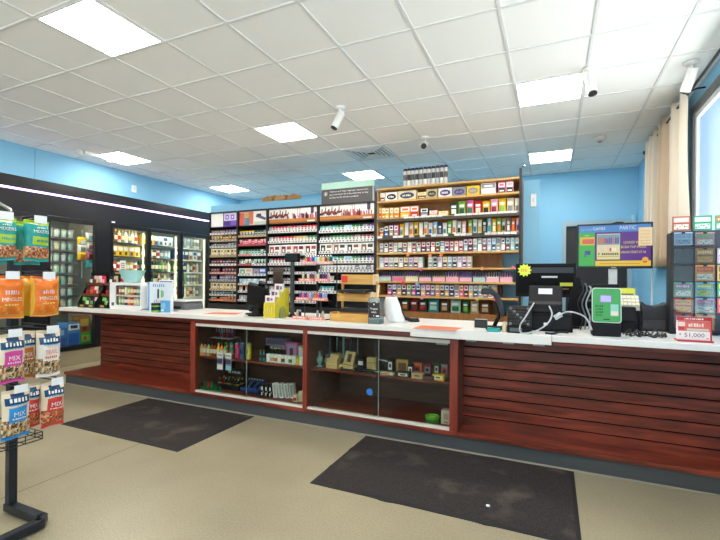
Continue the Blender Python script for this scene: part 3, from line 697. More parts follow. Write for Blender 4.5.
t = MB().lathe([(.055, 0), (.06, .004), (.06, .03), (.062, .031), (.062, .05), (.055, .052), (.05, .046), (.03, .046), (0, .046)], H('lime'), n=20, mats=[M('#2f7a2c'), M('#2f7a2c'), M('#d8d24a'), M('#58b53a'), M('#58b53a'), M('#58b53a'), M('#3d8f2e'), M('#d2d64a')]).build('round_tin', loc=(p[0], p[1]+.06, BT))
tag(t, 'round green and yellow tin on the floor of the right glass case', 'tin')
t = carton(.085, .075, .115, M('#d9cdb8'), [(.25, .35, .75, .8, M('#bfae93')), (.3, .1, .7, .2, M('#9b8a70'))]).build('cream_box', loc=(wx(447, 3.68, 425), 3.68, BT))
tag(t, 'upright cream box beside the round green tin', 'box')
# ================================================================= COOLERS
LINER = M('#c9cbc4', .6)
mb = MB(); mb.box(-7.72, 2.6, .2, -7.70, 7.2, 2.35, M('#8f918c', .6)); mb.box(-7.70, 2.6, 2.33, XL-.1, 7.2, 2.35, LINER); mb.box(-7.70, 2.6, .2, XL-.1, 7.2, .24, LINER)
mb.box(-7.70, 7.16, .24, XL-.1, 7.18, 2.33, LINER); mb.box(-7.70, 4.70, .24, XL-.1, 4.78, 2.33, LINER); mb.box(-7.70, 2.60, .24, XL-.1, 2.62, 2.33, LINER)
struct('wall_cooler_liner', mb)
DF = M('#131316', .35); HAND = M('#0d0d0f', .3)
FILL_LED = M('#fff4d8', .5, emit=16, var=0); CLED2 = M('#fff0c4', .5, emit=1.3, var=0)  # first for the added hidden strips, second for the visible one
def cooler_door(i, lab, y0, y1, lit):
    w = (y1-y0)/2; h = 2.06
    t = thing('cooler_door', lab, 'cooler door', (XL, (y0+y1)/2, .24), 0, 'glass cooler doors')
    f = MB(); b = .044
    f.box(-.05, -w+.002, 0, .012, -w+b, h, DF); f.box(-.05, w-b, 0, .012, w-.002, h, DF); f.box(-.05, -w+b, 0, .012, w-b, .07, DF); f.box(-.05, -w+b, h-.07, .012, w-b, h, DF)
    f.build('door_frame', t, bevel=.004)
    MB().add([(-.018, -w+b, .07), (-.018, w-b, .07), (-.018, w-b, h-.07), (-.018, -w+b, h-.07)], [(0, 1, 2, 3)], GLASSC).build('pane', t)
    hd = MB(); hd.tube([(.012, -w+.03, .75), (.05, -w+.03, .77), (.05, -w+.03, 1.25), (.012, -w+.03, 1.27)], .011, HAND); hd.build('handle', t)
    if lit:
        l = MB(); l.box(-.085, -w+.03, .06, -.07, -w+.06, h-.09, FILL_LED)  # hidden strip behind the jamb, added to brighten the interior
        l.box(-.085, -w+.06, h-.062, -.06, w-.06, h-.046, FILL_LED)  # same added fill, out of sight behind the top rail
        if i > 1: l.box(-.105, w-.050, .06, -.09, w-.036, h-.09, CLED2)
        l.build('door_and_fill_light', t)
    return t
cd = [cooler_door(0, 'black-framed cooler door at far left, mostly behind the snack bags', *DOORS[0], False),
      cooler_door(1, 'wide dark cooler door above the blue and green drink cases', *DOORS[1], True),
      cooler_door(2, 'lit beer cooler door, first of the three, behind the blue bowl', *DOORS[2], True),
      cooler_door(3, 'lit beer cooler door in the middle of the three', *DOORS[3], True),
      cooler_door(4, 'lit beer cooler door last on the right, touching the cigarette rack', *DOORS[4], True)]
t = MB().box(0, -.03, -.012, .004, .03, .012, M('#e8e8ea', .3)).build('cooler_badge', loc=(XL, 4.90, 2.325)); tag(t, 'small silver badge above the first lit cooler door', 'badge')
WIRE = M('#d8dad6', .4)
BTL = {}
def beer(cc, kind):
    if kind == 'bottle': return bottle(.0335, .238, H(cc, .25), H('gold'), H('cream' if cc != 'cream' else 'red'))
    if kind == 'can': return can(.036, .17, H(cc, .3), H('white' if cc != 'white' else 'red'))
    if kind == 'tall can': return can(.037, .215, H(cc, .3), H('silver'))
    return carton(.112, .14, .19, H(cc), [(.1, .55, .9, .9, H('white' if cc != 'white' else 'blue')), (.3, .15, .7, .45, H('brown'))])
PLAN = {2: [('bottle', ['brown', 'gold', 'cream', 'brown', 'cream', 'silver', 'white', 'silver', 'white', 'cream']), ('six-pack', ['yellow', 'gold', 'yellow', 'yellow', 'gold', 'yellow']),
            ('can', ['yellow', 'lime', 'red', 'white', 'silver', 'yellow', 'gold', 'white']), ('bottle', ['brown', 'green', 'gold', 'brown', 'cream', 'green', 'gold', 'brown']),
            ('six-pack', ['red', 'white', 'blue', 'red', 'gold', 'white'])],
        3: [('six-pack', ['yellow', 'yellow', 'silver', 'sky blue', 'white', 'sky blue']), ('can', ['gold', 'black', 'yellow', 'brown', 'white', 'silver', 'sky blue', 'sky blue']),
            ('bottle', ['green', 'lime', 'green', 'black', 'dark green', 'green', 'lime', 'silver', 'white']), ('bottle', ['green', 'brown', 'white', 'green', 'black', 'cream', 'green', 'white', 'silver']),
            ('six-pack', ['green', 'white', 'green', 'silver', 'blue', 'white'])],
        4: [('tall can', ['silver', 'silver', 'white', 'silver', 'sky blue', 'silver', 'mint', 'white']), ('six-pack', ['navy', 'blue', 'black', 'tan', 'white', 'silver']),
            ('bottle', ['lime', 'green', 'yellow', 'navy', 'white', 'silver', 'cream', 'white']), ('tall can', ['silver', 'mint', 'cream', 'lime', 'white', 'cream', 'white', 'yellow']),
            ('bottle', ['white', 'cream', 'silver', 'white', 'gold', 'cream', 'white', 'silver'])]}
DN = {2: 'first', 3: 'middle', 4: 'last'}
SHZ = [2.00, 1.755, 1.495, 1.235, .975]
for d, rows in PLAN.items():
    y0, y1 = DOORS[d]
    for r, (kind, cols) in enumerate(rows):
        z = SHZ[r]
        t = thing('cooler_shelf', 'white wire shelf, %s one behind the %s lit cooler door' % (ROW[r], DN[d]), 'shelf', (-7.22, (y0+y1)/2, z), 0, 'wire cooler shelves')
        w = (y1-y0)/2-.02
        mb = MB(); mb.box(.205, -w, -.018, .215, w, .006, DARK)
        for q in range(9): mb.box(-.2, -w+2*w*q/8-.004, -.008, .205, -w+2*w*q/8+.004, 0, WIRE)
        mb.build('wire_deck', t); MB().box(.215, -w, -.02, .219, w, .008, M('#3a3b3e' if d != 4 else '#e4e6dc', .4)).build('price_rail', t)
        n = len(cols); st = (2*w-.04)/n
        for i, cc in enumerate(cols):
            yy = (y0+y1)/2-w+.01+st*(i+.5); rz = PI/2
            inst({'bottle': 'beer_bottle', 'can': 'drink_can', 'tall can': 'tall_can', 'six-pack': 'drink_pack'}[kind], (cc,), lambda: beer(cc, kind), (-7.08, yy, z+.001),
                 '%s %s, %s from left, %s shelf behind %s lit cooler door' % (cc, kind, ORD[i], ROW[r], DN[d]), kind if kind == 'bottle' else ('can' if 'can' in kind else 'drink pack'), 'drinks behind the %s lit cooler door' % DN[d], rz)
            if kind in ('bottle', 'tall can') and i % 2 == 0:
                inst({'bottle': 'beer_bottle', 'tall can': 'tall_can'}[kind], (cc,), lambda: beer(cc, kind), (-7.22, yy+.02, z+.001),
                     '%s %s in second row, %s from left, %s shelf, %s lit cooler' % (cc, kind, ORD[i], ROW[r], DN[d]), kind if kind == 'bottle' else 'can', 'drinks behind the %s lit cooler door' % DN[d], rz)
p = atx(121.5, 272, -6.88)
t = MB().box(0, -.055, 0, .002, .055, .20, WHITE)
for i in range(4): t.add([(.0026, -.04, .04+.035*i), (.0026, .035, .04+.035*i), (.0026, .035, .055+.035*i), (.0026, -.04, .055+.035*i)], [(0, 1, 2, 3)], M('#c86a7a' if i % 2 else '#8a8a92'))
t = t.build('notice_card', loc=(XL-.016, p[1], p[2])); tag(t, 'white notice card with pink lines stuck on the first lit cooler door', 'notice card')
# the wide dark cooler: tubs and cups on shelves, a strip of snack pouches at its right side, cases at the bottom
y0, y1 = DOORS[1]
for r, z in enumerate((2.0, 1.80, 1.62, 1.44, 1.26, 1.08, .90)):
    t = thing('cooler_shelf', 'grey shelf of stacked tubs, %s one in the wide dark cooler' % ROW[r], 'shelf', (-7.22, (y0+y1)/2-.09, z), 0, 'shelves in the wide dark cooler')
    MB().box(-.2, -.27, -.012, .2, .27, 0, GREY).build('deck', t); MB().box(.2, -.27, -.02, .206, .27, .012, STEEL).build('price_rail', t)
    for i in range(5):
        cc = ['mint', 'silver', 'mint', 'teal', 'silver', 'cream', 'mint'][(i*2+r) % 7]
        inst('food_tub', (cc,), lambda: MB().lathe([(.036, 0), (.046, .11), (.049, .111), (.049, .135), (0, .135)], M({'mint': '#a9c4bb', 'silver': '#b9c0c2', 'teal': '#7fb0ac', 'cream': '#c8bfa2'}[cc], .35), n=12,
             mats=[M({'mint': '#a9c4bb', 'silver': '#b9c0c2', 'teal': '#7fb0ac', 'cream': '#c8bfa2'}[cc], .35)]*2+[H('silver'), H('silver'), H('silver')]), (-7.09, (y0+y1)/2-.31+.104*i, z+.001),
             '%s food tub, %s from left, %s shelf of the wide dark cooler' % (cc, ORD[i], ROW[r]), 'tub', 'tubs in the wide dark cooler')
def sheet_pouch(c1, c2, w=.12, h=.15):
    return pillow(w, h, .035, lambda u, v: H(c1) if v > .62 or v < .12 else (H(c2) if .2 < u < .8 else H(c1)), 8, 8)
def pillow(w, h, t, fn, nx=10, nz=12, wob=.0, seed=0, seal=.06, tab=False):
    q = random.Random(seed); ph = [q.uniform(0, 6) for _ in range(4)]
    def T(u, v):
        e = max(0, 1-abs(2*u-1)**2.6)**.55; g = max(0, min(1, (v-seal*.6)/.28, (1-seal-v)/.20))
        return t*e*math.sin(g*PI/2)**.8*(1+wob*math.sin(7*u+ph[0]+5*v)*math.sin(9*v+ph[1]))
    def X(u, v): return (u-.5)*w*(1-.05*math.sin(PI*v)+wob*.04*math.sin(11*v+ph[2]))
    def Z(u, v): return v*h+wob*.012*math.sin(6*u+ph[3])*(v if v > .5 else 1-v)
    mb = MB(); buckets = {}
    for side in (-1, 1):
        for j in range(nz):
            for i in range(nx):
                m = fn((i+.5)/nx, (j+.5)/nz)
                buckets.setdefault(m, []).append((side, i, j))
    vs = [(X(i/nx, j/nz), s*T(i/nx, j/nz)-(s*.0006), Z(i/nx, j/nz)) for s in (-1, 1) for j in range(nz+1) for i in range(nx+1)]
    N = (nx+1)*(nz+1); o = len(mb.v); mb.v += vs
    for m, cells in buckets.items():
        k = mb.m(m)
        for s, i, j in cells:
            b = (0 if s < 0 else N)+j*(nx+1)+i; f = (b, b+1, b+nx+2, b+nx+1)
            mb.f.append(f if s < 0 else f[::-1]); mb.mi.append(k); mb.sm.append(True)
    mb.surf = lambda x, z: -T(min(1, max(0, x/w+.5)), min(1, max(0, z/h)))-.0014
    return mb
for i, (u, v, c1, c2) in enumerate(((82, 241, 'yellow', 'white'), (82, 248.3, 'white', 'silver'), (82, 255.5, 'yellow', 'orange'), (90, 237, 'white', 'sky blue'), (90, 246, 'white', 'pink'), (90, 255.5, 'pink', 'maroon'), (90, 264, 'teal', 'sky blue'))):
    p = atx(u, v, -7.0)
    t = sheet_pouch(c1, c2, .155, .135).build('snack_pouch', loc=(p[0], p[1], p[2]-.07), rz=PI/2)
    tag(t, '%s and %s snack pouch hanging on the %s strip in the wide dark cooler' % (c1, c2, 'left' if u < 87 else 'right'), 'snack pouch', 'pouches hanging in the wide cooler')
for s, u in (('left', 82), ('right', 90)):
    p = atx(u, 240, -7.035); t = MB().box(-.004, -.01, -.62, 0, .01, .16, H('silver')).build('hanging_strip', loc=p); tag(t, '%s metal strip holding snack pouches in the wide dark cooler' % s, 'strip')
def drink_case(w, d, h, body, arts): return carton(w, d, h, body, arts)
p = atx(60, 350, -7.0)
BLUEC = M('#3f76b8', .4)
t = drink_case(.36, .26, .34, BLUEC, [(.1, .7, .9, .95, M('#8cb6e0')), (.55, .2, .95, .6, M('#2b5fb0')), (.1, .15, .4, .6, M('#5a92cf'))]).build('drink_case', loc=(-7.05, 4.02, .241), rz=PI/2); tag(t, 'blue drinks case at the bottom left of the wide dark cooler', 'drinks case', 'drinks cases in the wide cooler')
t = drink_case(.20, .26, .42, M('#4f86c6', .4), [(.1, .72, .95, .95, WHITE), (.25, .78, .8, .9, H('navy')), (.1, .1, .9, .6, M('#2b5fb0'))]).build('drink_case', loc=(-7.05, 4.31, .241), rz=PI/2); tag(t, 'taller blue and white drinks case beside the green case', 'drinks case', 'drinks cases in the wide cooler')
t = drink_case(.17, .26, .24, M('#4f9a3a', .4), [(.0, .0, 1, .25, H('green')), (.1, .4, .9, .85, H('lime')), (.3, .5, .6, .75, H('red'))]).build('drink_case', loc=(-7.05, 4.50, .241), rz=PI/2); tag(t, 'green drinks case with a red patch at the bottom right of the wide cooler', 'drinks case', 'drinks cases in the wide cooler')
t = drink_case(.17, .2, .26, M('#9a6a3a', .4), [(.1, .4, .9, .85, H('gold')), (.3, .1, .7, .35, H('maroon'))]).build('drink_case', loc=(-7.05, 4.50, .4825), rz=PI/2); tag(t, 'brown and gold drinks case stacked on the green one', 'drinks case', 'drinks cases in the wide cooler')

# ========================================================= CIGARETTE RACKS
RY = 5.70            # front plane of the fixtures
BAYS = [(-5.466, -4.845), (-4.843, -4.236), (-4.234, -3.288), (-3.286, -2.335)]
BN = ['purple poster', 'coral poster', 'left rider poster', 'right rider poster']
PINK = M('#e58f8a', .45); LBLW = M('#e3e1dc', .4); LBLR = M('#c33a3a', .45); PRICE = M('#c9c7c2', .4)
ROWS = [[(2.136, 2.215, 'purple', 'brown'), (2.017, 2.118, 'brown', 'gold'), (1.909, 1.990, 'silver', 'black'), (1.751, 1.895, 'tan', 'cream'), (1.601, 1.709, 'black', 'maroon'), (1.459, 1.567, 'maroon', 'black'),
         (1.331, 1.430, 'silver', 'purple'), (1.173, 1.310, 'tan', 'cream'), (1.083, 1.160, 'black', 'teal'), (.994, 1.070, 'orange', 'black')],
        [(2.075, 2.170, 'blue', 'yellow'), (1.930, 2.030, 'pale pink', 'red'), (1.760, 1.875, 'mint', 'green'), (1.600, 1.715, 'white', 'green'), (1.430, 1.560, 'teal', 'cream'), (1.275, 1.385, 'white', 'sky blue'),
         (1.150, 1.240, 'white', 'orange'), (1.000, 1.090, 'white', 'silver')],
        [(2.120, 2.232, 'white', 'red'), (1.955, 2.075, 'white', 'red'), (1.758, 1.931, 'white', 'red'), (1.601, 1.711, 'white', 'maroon'), (1.46, 1.56, 'black', 'silver'), (1.31, 1.41, 'silver', 'black'), (1.16, 1.26, 'white', 'silver'), (1.01, 1.11, 'white', 'silver')],
        [(2.091, 2.205, 'white', 'teal'), (1.942, 2.072, 'white', 'brown'), (1.774, 1.930, 'white', 'black'), (1.626, 1.730, 'white', 'green'), (1.492, 1.590, 'silver', 'white'), (1.33, 1.43, 'white', 'gold'), (1.17, 1.27, 'white', 'teal')]]
def cig(c1, c2, h=.086):
    return carton(.053, .022, h, H(c1) if c1 != 'white' else WHITE, [(.0, .74, 1, 1, H(c2)), (.25, .42, .75, .6, H(c2)), (.15, .62, .85, .7, WHITE if c1 != 'white' else H('silver'))])
POST = [('poster_purple', None)]
for b, (x0, x1) in enumerate(BAYS):
    cx = (x0+x1)/2; w = (x1-x0)/2
    t = thing('cigarette_rack', ['black cigarette rack bay at far left under the blank white and purple posters', 'black cigarette rack bay under the coral and grey posters', 'wide black cigarette rack bay under the left rider poster',
              'wide black cigarette rack bay under the dark hanging sign'][b], 'cigarette rack', (cx, RY, 0), 0, 'black cigarette rack bays')
    MB().box(-w, .33, .0, w, .36, 2.52, RACKBLK).build('back_panel', t)
    for s in (-w, w-.016): MB().box(s, 0, 0, s+.016, .33, 2.52, RACKBLK).build('side_panel', t)
    MB().box(-w+.016, 0, 2.505, w-.016, .33, 2.525, RACKBLK).build('top_panel', t)
    MB().box(-w+.016, .0, .0, w-.016, .33, .95, RACKBLK).build('base_cabinet', t)
    hb = MB(); hb.box(-w+.016, .03, 2.262, w-.016, .33, 2.505, RACKBLK); hb.build('header_box', t)
    pn = MB(); a0, a1 = -w+.022, w-.022; yy = .0285
    def PR(u0, z0, u1, z1, m, k=0): pn.rect(a0+(a1-a0)*u0, 2.272+.228*z0, a0+(a1-a0)*u1, 2.272+.228*z1, yy-.0005*k, m)
    PR(0, 0, 1, 1, M('#eee9e4', .4))
    if b == 0:
        PR(.47, .0, .5, 1, RACKBLK, 1); PR(.5, 0, 1, 1, M('#d9c9ee'), 1); PR(.5, .0, 1, .42, M('#5a3a9a'), 2); PR(.52, .1, .72, .36, M('#3d2478'), 3); PR(.76, .08, .96, .38, M('#7a55c0'), 3)
        for i in range(2): PR(.56+.2*i, .52, .68+.2*i, .86, M('#7a4fb0'), 2); PR(.59+.2*i, .6, .65+.2*i, .78, M('#e6daf4'), 3)
    elif b == 1:
        PR(0, 0, .52, 1, M('#e8a39a'), 1); PR(.0, .0, .2, .9, M('#d9604f'), 2); PR(.2, .0, .36, .55, M('#3f8fa8'), 2); PR(.34, .1, .52, .95, M('#d8704a'), 2); PR(.18, .6, .32, .85, M('#c9b23f'), 3); PR(.52, 0, .545, 1, WHITE, 3)
        PR(.545, 0, 1, .25, M('#c9d2c0'), 1); pn.add([(a0+(a1-a0)*q[0], yy-.0012, 2.272+.228*q[1]) for q in ((.60, .58), (.95, .30), (.97, .48), (.64, .80))], [(0, 1, 2, 3)], M('#5b5670')); PR(.66, .62, .8, .8, M('#3a3448'), 3)
    else:
        PR(0, 0, 1, .30, M('#c07a30'), 1); PR(0, .0, 1, .10, M('#9a5a28'), 2)
        q = random.Random(11+b)
        for i in range(34): 
            u = q.uniform(.38, .97); PR(u, .28, u+.02, q.uniform(.45, .72), M(q.choice(['#b0486a', '#9a3f78', '#c4603f', '#d07a8a'])), 2)
        for i in range(6):      # riders
            u = .05+.062*i+q.uniform(-.01, .01); 
            hz = .42+.1*(i % 2); m = M(['#5a2a2a', '#7a3426', '#4a2438', '#8a4028'][i % 4])
            pn.add([(a0+(a1-a0)*(u+k*.05), yy-.0018-.0002*i, 2.272+.228*(hz+g)) for k, g in ((-1, 0), (-.4, -.05), (.5, -.04), (1, .05), (1.3, .22), (1.05, .24), (.6, .1), (.2, .14), (.25, .38), (-.1, .4), (-.25, .14), (-.9, .1))], [tuple(range(12))], m)
            for k in (-.8, -.3, .3, .9): pn.add([(a0+(a1-a0)*(u+k*.045), yy-.0016, 2.272+.228*hz), (a0+(a1-a0)*(u+k*.045+.006), yy-.0016, 2.272+.228*hz), (a0+(a1-a0)*(u+k*.07+.006), yy-.0016, 2.272+.228*(hz-.2)), (a0+(a1-a0)*(u+k*.07), yy-.0016, 2.272+.228*(hz-.2))], [(0, 1, 2, 3)], m)
        for u in (.60, .645): PR(u, .4, u+.008, 1, M('#c0506a'), 3)
        PR(.87, .6, .93, 1, M('#3f3c52'), 3); PR(.80, .05, .95, .14, M('#e9e2da'), 3)
    pn.build('poster', t)
    nr = 0
    for r, (z0, z1, c1, c2) in enumerate(ROWS[b]):
        lh = .030 if b < 2 else .036
        sh = MB(); sh.box(-w+.016, .02, z0-.012, w-.016, .33, z0-.001, RACKBLK)
        o = sh.build('shelf', t)
        lc = {0: [PRICE, M('#b8a68a'), PRICE, M('#b7a27c'), LBLW, M('#d79a8c'), M('#a9a5ad'), M('#c9ad84'), PRICE, M('#d98a55')], 1: [M('#c9b46a'), LBLR, PINK, LBLR, M('#dfe3df'), LBLW, LBLW, LBLW], 2: [LBLW]*8, 3: [LBLW]*8}[b][r]
        lm = MB(); n = 2 if b < 2 else 4; gw = (2*w-.036)/n
        for i in range(n): 
            m = lc if not (b == 1 and i == 1 and r in (2, 3)) else LBLW
            lm.box(-w+.018+gw*i+.002, .004, z0-.004, -w+.018+gw*(i+1)-.002, .012, z0+lh, m)
            for k in range(4): lm.rect(-w+.018+gw*i+.02+k*gw/4.4, z0+.006, -w+.018+gw*i+.02+k*gw/4.4+gw*.12, z0+lh-.008, .0034, M('#8a7f7c' if b != 0 else '#6a5f62'))
        lm.build('price_strip', o)
        promo = (b in (2, 3) and r == 2) or (b == 0 and r in (3, 7)) or (b == 1 and r == 4)
        if promo:
            n = {0: 4, 1: 2, 2: 4, 3: 4}[b]; gw = (2*w-.04)/n
            for i in range(n):
                q = random.Random(r*7+b*31+i)
                if b in (0,): bc, ac = H('cream'), [M('#b0935a'), M('#5c4630')]
                elif b == 1: bc, ac = [M('#dfd9c4'), M('#3f6fc0')][i], [M('#4aa09a') if i == 0 else M('#dfe6f4'), M('#c9a070')]
                else: bc, ac = WHITE, [M('#b54848') if b == 2 else M('#3a3a3e'), M('#7a2430') if b == 2 else M('#8a5a3a')]
                dc = carton(gw-.012, .06, z1-z0-.006, bc, [(.08, .15, .45, .85, ac[i % 2]), (.55, .55, .92, .85, ac[1-i % 2]), (.55, .2, .85, .35, M('#9a9690')), (.18, .3, .34, .6, bc)])
                o = dc.build('promo_carton', loc=(cx-w+.02+gw*(i+.5), RY+.055, z0)); tag(o, 'wide promotional carton, %s from left on %s row below %s' % (ORD[i], ROW[r], BN[b]), 'carton', 'promotional cigarette cartons')
            continue
        n = int((2*w-.045)/.058); st = (2*w-.045)/n
        q = random.Random(b*100+r)
        for i in range(n):
            k1, k2 = (c1, c2)
            if b < 2 and i >= n/2: k1, k2 = (c2 if b == 0 else c2, c1)
            if b == 1 and r in (0, 2, 3) and i >= n/2: k1, k2 = ('mint', 'dark green') if r else ('silver', 'dark green')
            if b == 3 and r in (0, 3): k2 = ['teal', 'teal', 'green', 'sky blue', 'green', 'dark green', 'purple'][i*7//n]
            if b == 3 and r == 1: k2 = ['black', 'green', 'green', 'brown', 'maroon'][i*5//n]
            if b == 2 and r == 1: k2 = ['red', 'red', 'gold', 'green'][i*4//n]
            if b == 2 and r > 3 and i > n*.45: continue     # hidden behind the lighter stand
            if b == 3 and r > 4 and i > 3: continue         # hidden behind the pine stand
            if b in (0, 1) and q.random() < .04: continue
            z_ = q.random()
            if b < 2 and z_ < .25: k1, k2 = k2, k1
            elif b < 2 and z_ < .4: k1 = 'silver'
            elif b > 1 and z_ < .12: k2 = 'silver'
            inst('cigarette_pack', (k1, k2, z1-z0 < .09), lambda: cig(k1, k2, .080 if z1-z0 < .09 else .104), (cx-w+.0225+st*(i+.5), RY+.045, z0),
                 '%s and %s cigarette pack, %s from left, %s row below %s' % (k1, k2, ORD[i], ROW[r], BN[b]), 'cigarette pack', 'cigarette packs below the %s' % BN[b])
p = at(278, 286, RY-.03)
t = pillow(.20, .30, .028, lambda u, v: M('#3a2a22', .6) if v < .8 else M('#4a382e', .6), 8, 8, .3, 3).build('brown_bag', loc=(p[0], RY-.034, p[2])); tag(t, 'dark brown bag hanging on the left rider poster rack behind the yellow leaflet display', 'bag')
# hanging sign over the fourth bay
x0, x1 = -3.234, -2.356; cx = (x0+x1)/2; w = (x1-x0)/2
t = thing('tobacco_sign', 'dark grey notice board with white lettering and mint top standing over the racks', 'sign', (cx, RY+.02, 2.526), 0)
MB().box(-w, 0, 0, w, .03, .222, M('#4a4547', .5)).build('board', t); MB().box(-w, -.004, .222, w, .034, .320, M('#a9cfc0', .5)).build('mint_cap', t)
MB().box(w-.03, -.003, .0, w, 0, .222, M('#9fa3a3', .4)).build('edge_trim', t)
lt = MB()
for a in range(4): lt.tube([(-w+.075+.035*math.cos(a*PI/4), -.002, .155+.035*math.sin(a*PI/4)), (-w+.075-.035*math.cos(a*PI/4), -.002, .155-.035*math.sin(a*PI/4))], .0035, M('#dfe9ee'), 4)
for s, zz, ww in (('Tobacco and "Vape" legal age required here', .180, .64), ('age restricted, ID is the only way to buy', .135, .64), ('by State law for all these products', .09, .48)):
    lt.text(s, -w+.14+ww/2, zz, -.001, .026, M('#f0efec'), ww)
lt.build('lettering', t)
t = MB()
q = random.Random(4)
for i in range(5):
    a = -.28+.13*i; t.prism([(a-.10, 0), (a+.10, q.uniform(0, .02)), (a+.12, .05+q.uniform(0, .02)), (a+.02, .085+q.uniform(0, .02)), (a-.09, .06+q.uniform(0, .03))], -.06+.02*(i % 2), .05, M(['#b98a55', '#a9773f', '#c79a66', '#8f6536', '#b98a55'][i], .8))
t = t.build('crumpled_cardboard', loc=(-4.27, 6.18, PART_T)); tag(t, 'crumpled brown cardboard lying on top of the blue partition', 'cardboard')

# ============================================================= PINE SHELVES
WX0, WX1 = -2.333, -.352; WC = (WX0+WX1)/2; WW = (WX1-WX0)/2
t = thing('product_shelving', 'light pine wall shelving loaded with pouches and small boxes', 'shelving', (WC, RY, 0))
PS = [2.690, 2.505, 2.250, 1.998, 1.765, 1.550, 1.363, 1.160]
MB().box(-WW+.03, .34, .0, WW-.26, .36, 2.69, BACKW).build('back_panel', t); MB().box(WW-.26, .34, 1.90, WW-.03, .36, 2.69, BACKW).build('back_panel', t)
MB().box(-WW, .0, 0, -WW+.03, .36, 2.66, RACKBLK).build('upright', t); MB().box(WW-.03, -.01, 0, WW, .06, 2.80, RACKBLK).build('upright', t)
MB().box(WW-.03, .06, 0, WW, .36, 2.69, BACKW).build('side_panel', t); MB().box(-WW+.03, .0, 0, -WW+.034, .34, 2.66, PINE).build('side_lining', t)
MB().box(-WW+.034, .03, 0, WW-.03, .34, .94, BACKW).build('base', t)
for i, z in enumerate(PS):
    dk = i in (2, 3)
    o = MB().box(-WW+.034, -.02, z-.024, WW-.03, .34, z, PINE).build('shelf', t, bevel=.002)
    if dk: MB().box(-WW+.034, -.028, z-.046, WW-.03, -.0205, z-.006, M('#4a4440', .5)).build('rail', o)
    if dk:
        mb = MB(); n = 24; q = random.Random(i)
        for k in range(n):
            a = -WW+.05+k*(2*WW-.1)/n
            if i == 2 and not (.2 < k/n < .5 or k/n > .58): continue
            mb.box(a, -.033, z-.026 if i == 3 else z-.012, a+(2*WW-.1)/n*.92, -.0285, z+(.004 if i == 3 else .012), M(q.choice(['#e8e8e4', '#e8e8e4', '#e8e8e4', '#d9c9c4', '#3a3634']) if i == 3 else '#e8e8e4'))
        mb.build('price_strip', o)
def star(r, mat, n=10, y=0):
    pts = [(rr*math.cos(a), rr*math.sin(a)) for a, rr in [(PI*k/n, r if k % 2 == 0 else r*.72) for k in range(2*n)]]
    return MB().prism(pts, -.002, 0, mat)
for u, v, cc in ((408, 255, '#f08a50'), (430, 255.5, '#f08a50'), (441, 255, '#f08a50'), (421, 269, '#f56ab0'), (422, 298, '#f58a8a'), (403, 283, '#e8303c'), (393, 297, '#f0323c'), (417, 284, '#7ab8d8'), (482, 268.5, '#f0a060'), (513, 267.5, '#f07a80'), (477, 299, '#f0c060'), (494.5, 299, '#f06a70')):
    p = at(u, v, RY-.03); o = star(.028, M(cc, .5)).build('price_star', t); o.location = (p[0]-WC, -.0295, p[2])
def row(key, z, y, specs, kindname, rowname, cat, group):
    for i, (u0, u1, h, c1, c2, style) in enumerate(specs):
        xa, xb = max(wx(u0, y, 230), WX0+.037), min(wx(u1, y, 230), WX1-.033); w = xb-xa-.004
        if style == 'pouch': mk = lambda: pillow(w, h, .022, lambda a, b: H(c1) if (b > .85 or b < .1) else (WHITE if .55 < b < .75 and .1 < a < .9 else (H(c2) if .18 < a < .82 and .2 < b < .5 else H(c1))), 6, 12)
        elif style == 'display':
            def mk():
                mb = MB(); mb.prism([(-.05, 0), (.06, 0), (.06, h), (.02, h), (-.05, h*.5)], -w/2, w/2, H(c1), 'X')
                n = max(2, int(w/.028))
                for k in range(n): mb.box(-w/2+w*(k+.25)/n, -.046, h*.48, -w/2+w*(k+.75)/n, -.02, h*1.05, H(c2))
                mb.add([(-w/2+.004, -.0512, .004), (w/2-.004, -.0512, .004), (w/2-.004, -.0512, h*.42), (-w/2+.004, -.0512, h*.42)], [(0, 1, 2, 3)], H(R.choice(['pale pink', 'pink', 'mint', 'cream', 'pale pink'])))
                return mb
        elif style == 'oval':
            def mk():
                mb = carton(w, .11, h, H(c1), [])
                pts = [(w*.40*math.cos(a), -.0556, h*.5+h*.32*math.sin(a)) for a in [2*PI*k/14 for k in range(14)]]; mb.poly(pts, H(c2)); mb.scribble(0, h*.5, -.0562, w*.5, h*.2, H(c1), 5, i); return mb
        else: mk = lambda: carton(w, .09, h, H(c1), [(.06, .08, .94, .5, H(c2)), (.05, .56, .95, .94, H('white' if c1 != 'white' else 'silver')), (.2, .66, .8, .84, H(c1 if c1 != 'white' else c2)), (.2, .18, .8, .3, WHITE)])
        inst(kindname if style != 'pouch' else 'snack_pouch', (key, i), mk, ((xa+xb)/2, y, z),
             '%s and %s %s, %s from left on the %s shelf of the pine shelving' % (c1, c2, 'pouch' if style == 'pouch' else cat, ORD[i], rowname), 'pouch' if style == 'pouch' else cat, group)
Y1 = RY+.10
row('A', PS[1]+.001, Y1, [(381, 386, .13, 'cream', 'maroon', 'box'), (386.5, 398.5, .13, 'white', 'black', 'oval'), (399, 417, .135, 'cream', 'navy', 'oval'), (418, 427, .10, 'yellow', 'brown', 'box'), (427, 438, .13, 'tan', 'dark green', 'oval'),
    (439, 452.5, .13, 'white', 'purple', 'oval'), (453, 466.5, .125, 'silver', 'purple', 'oval'), (467, 480, .13, 'yellow', 'silver', 'oval'), (481, 496, .15, 'white', 'white', 'box'), (498, 505.5, .15, 'pink', 'black', 'box'), (506, 513.5, .15, 'pale pink', 'black', 'box')], 'display_carton', 'second', 'carton', 'cartons on the second pine shelf')
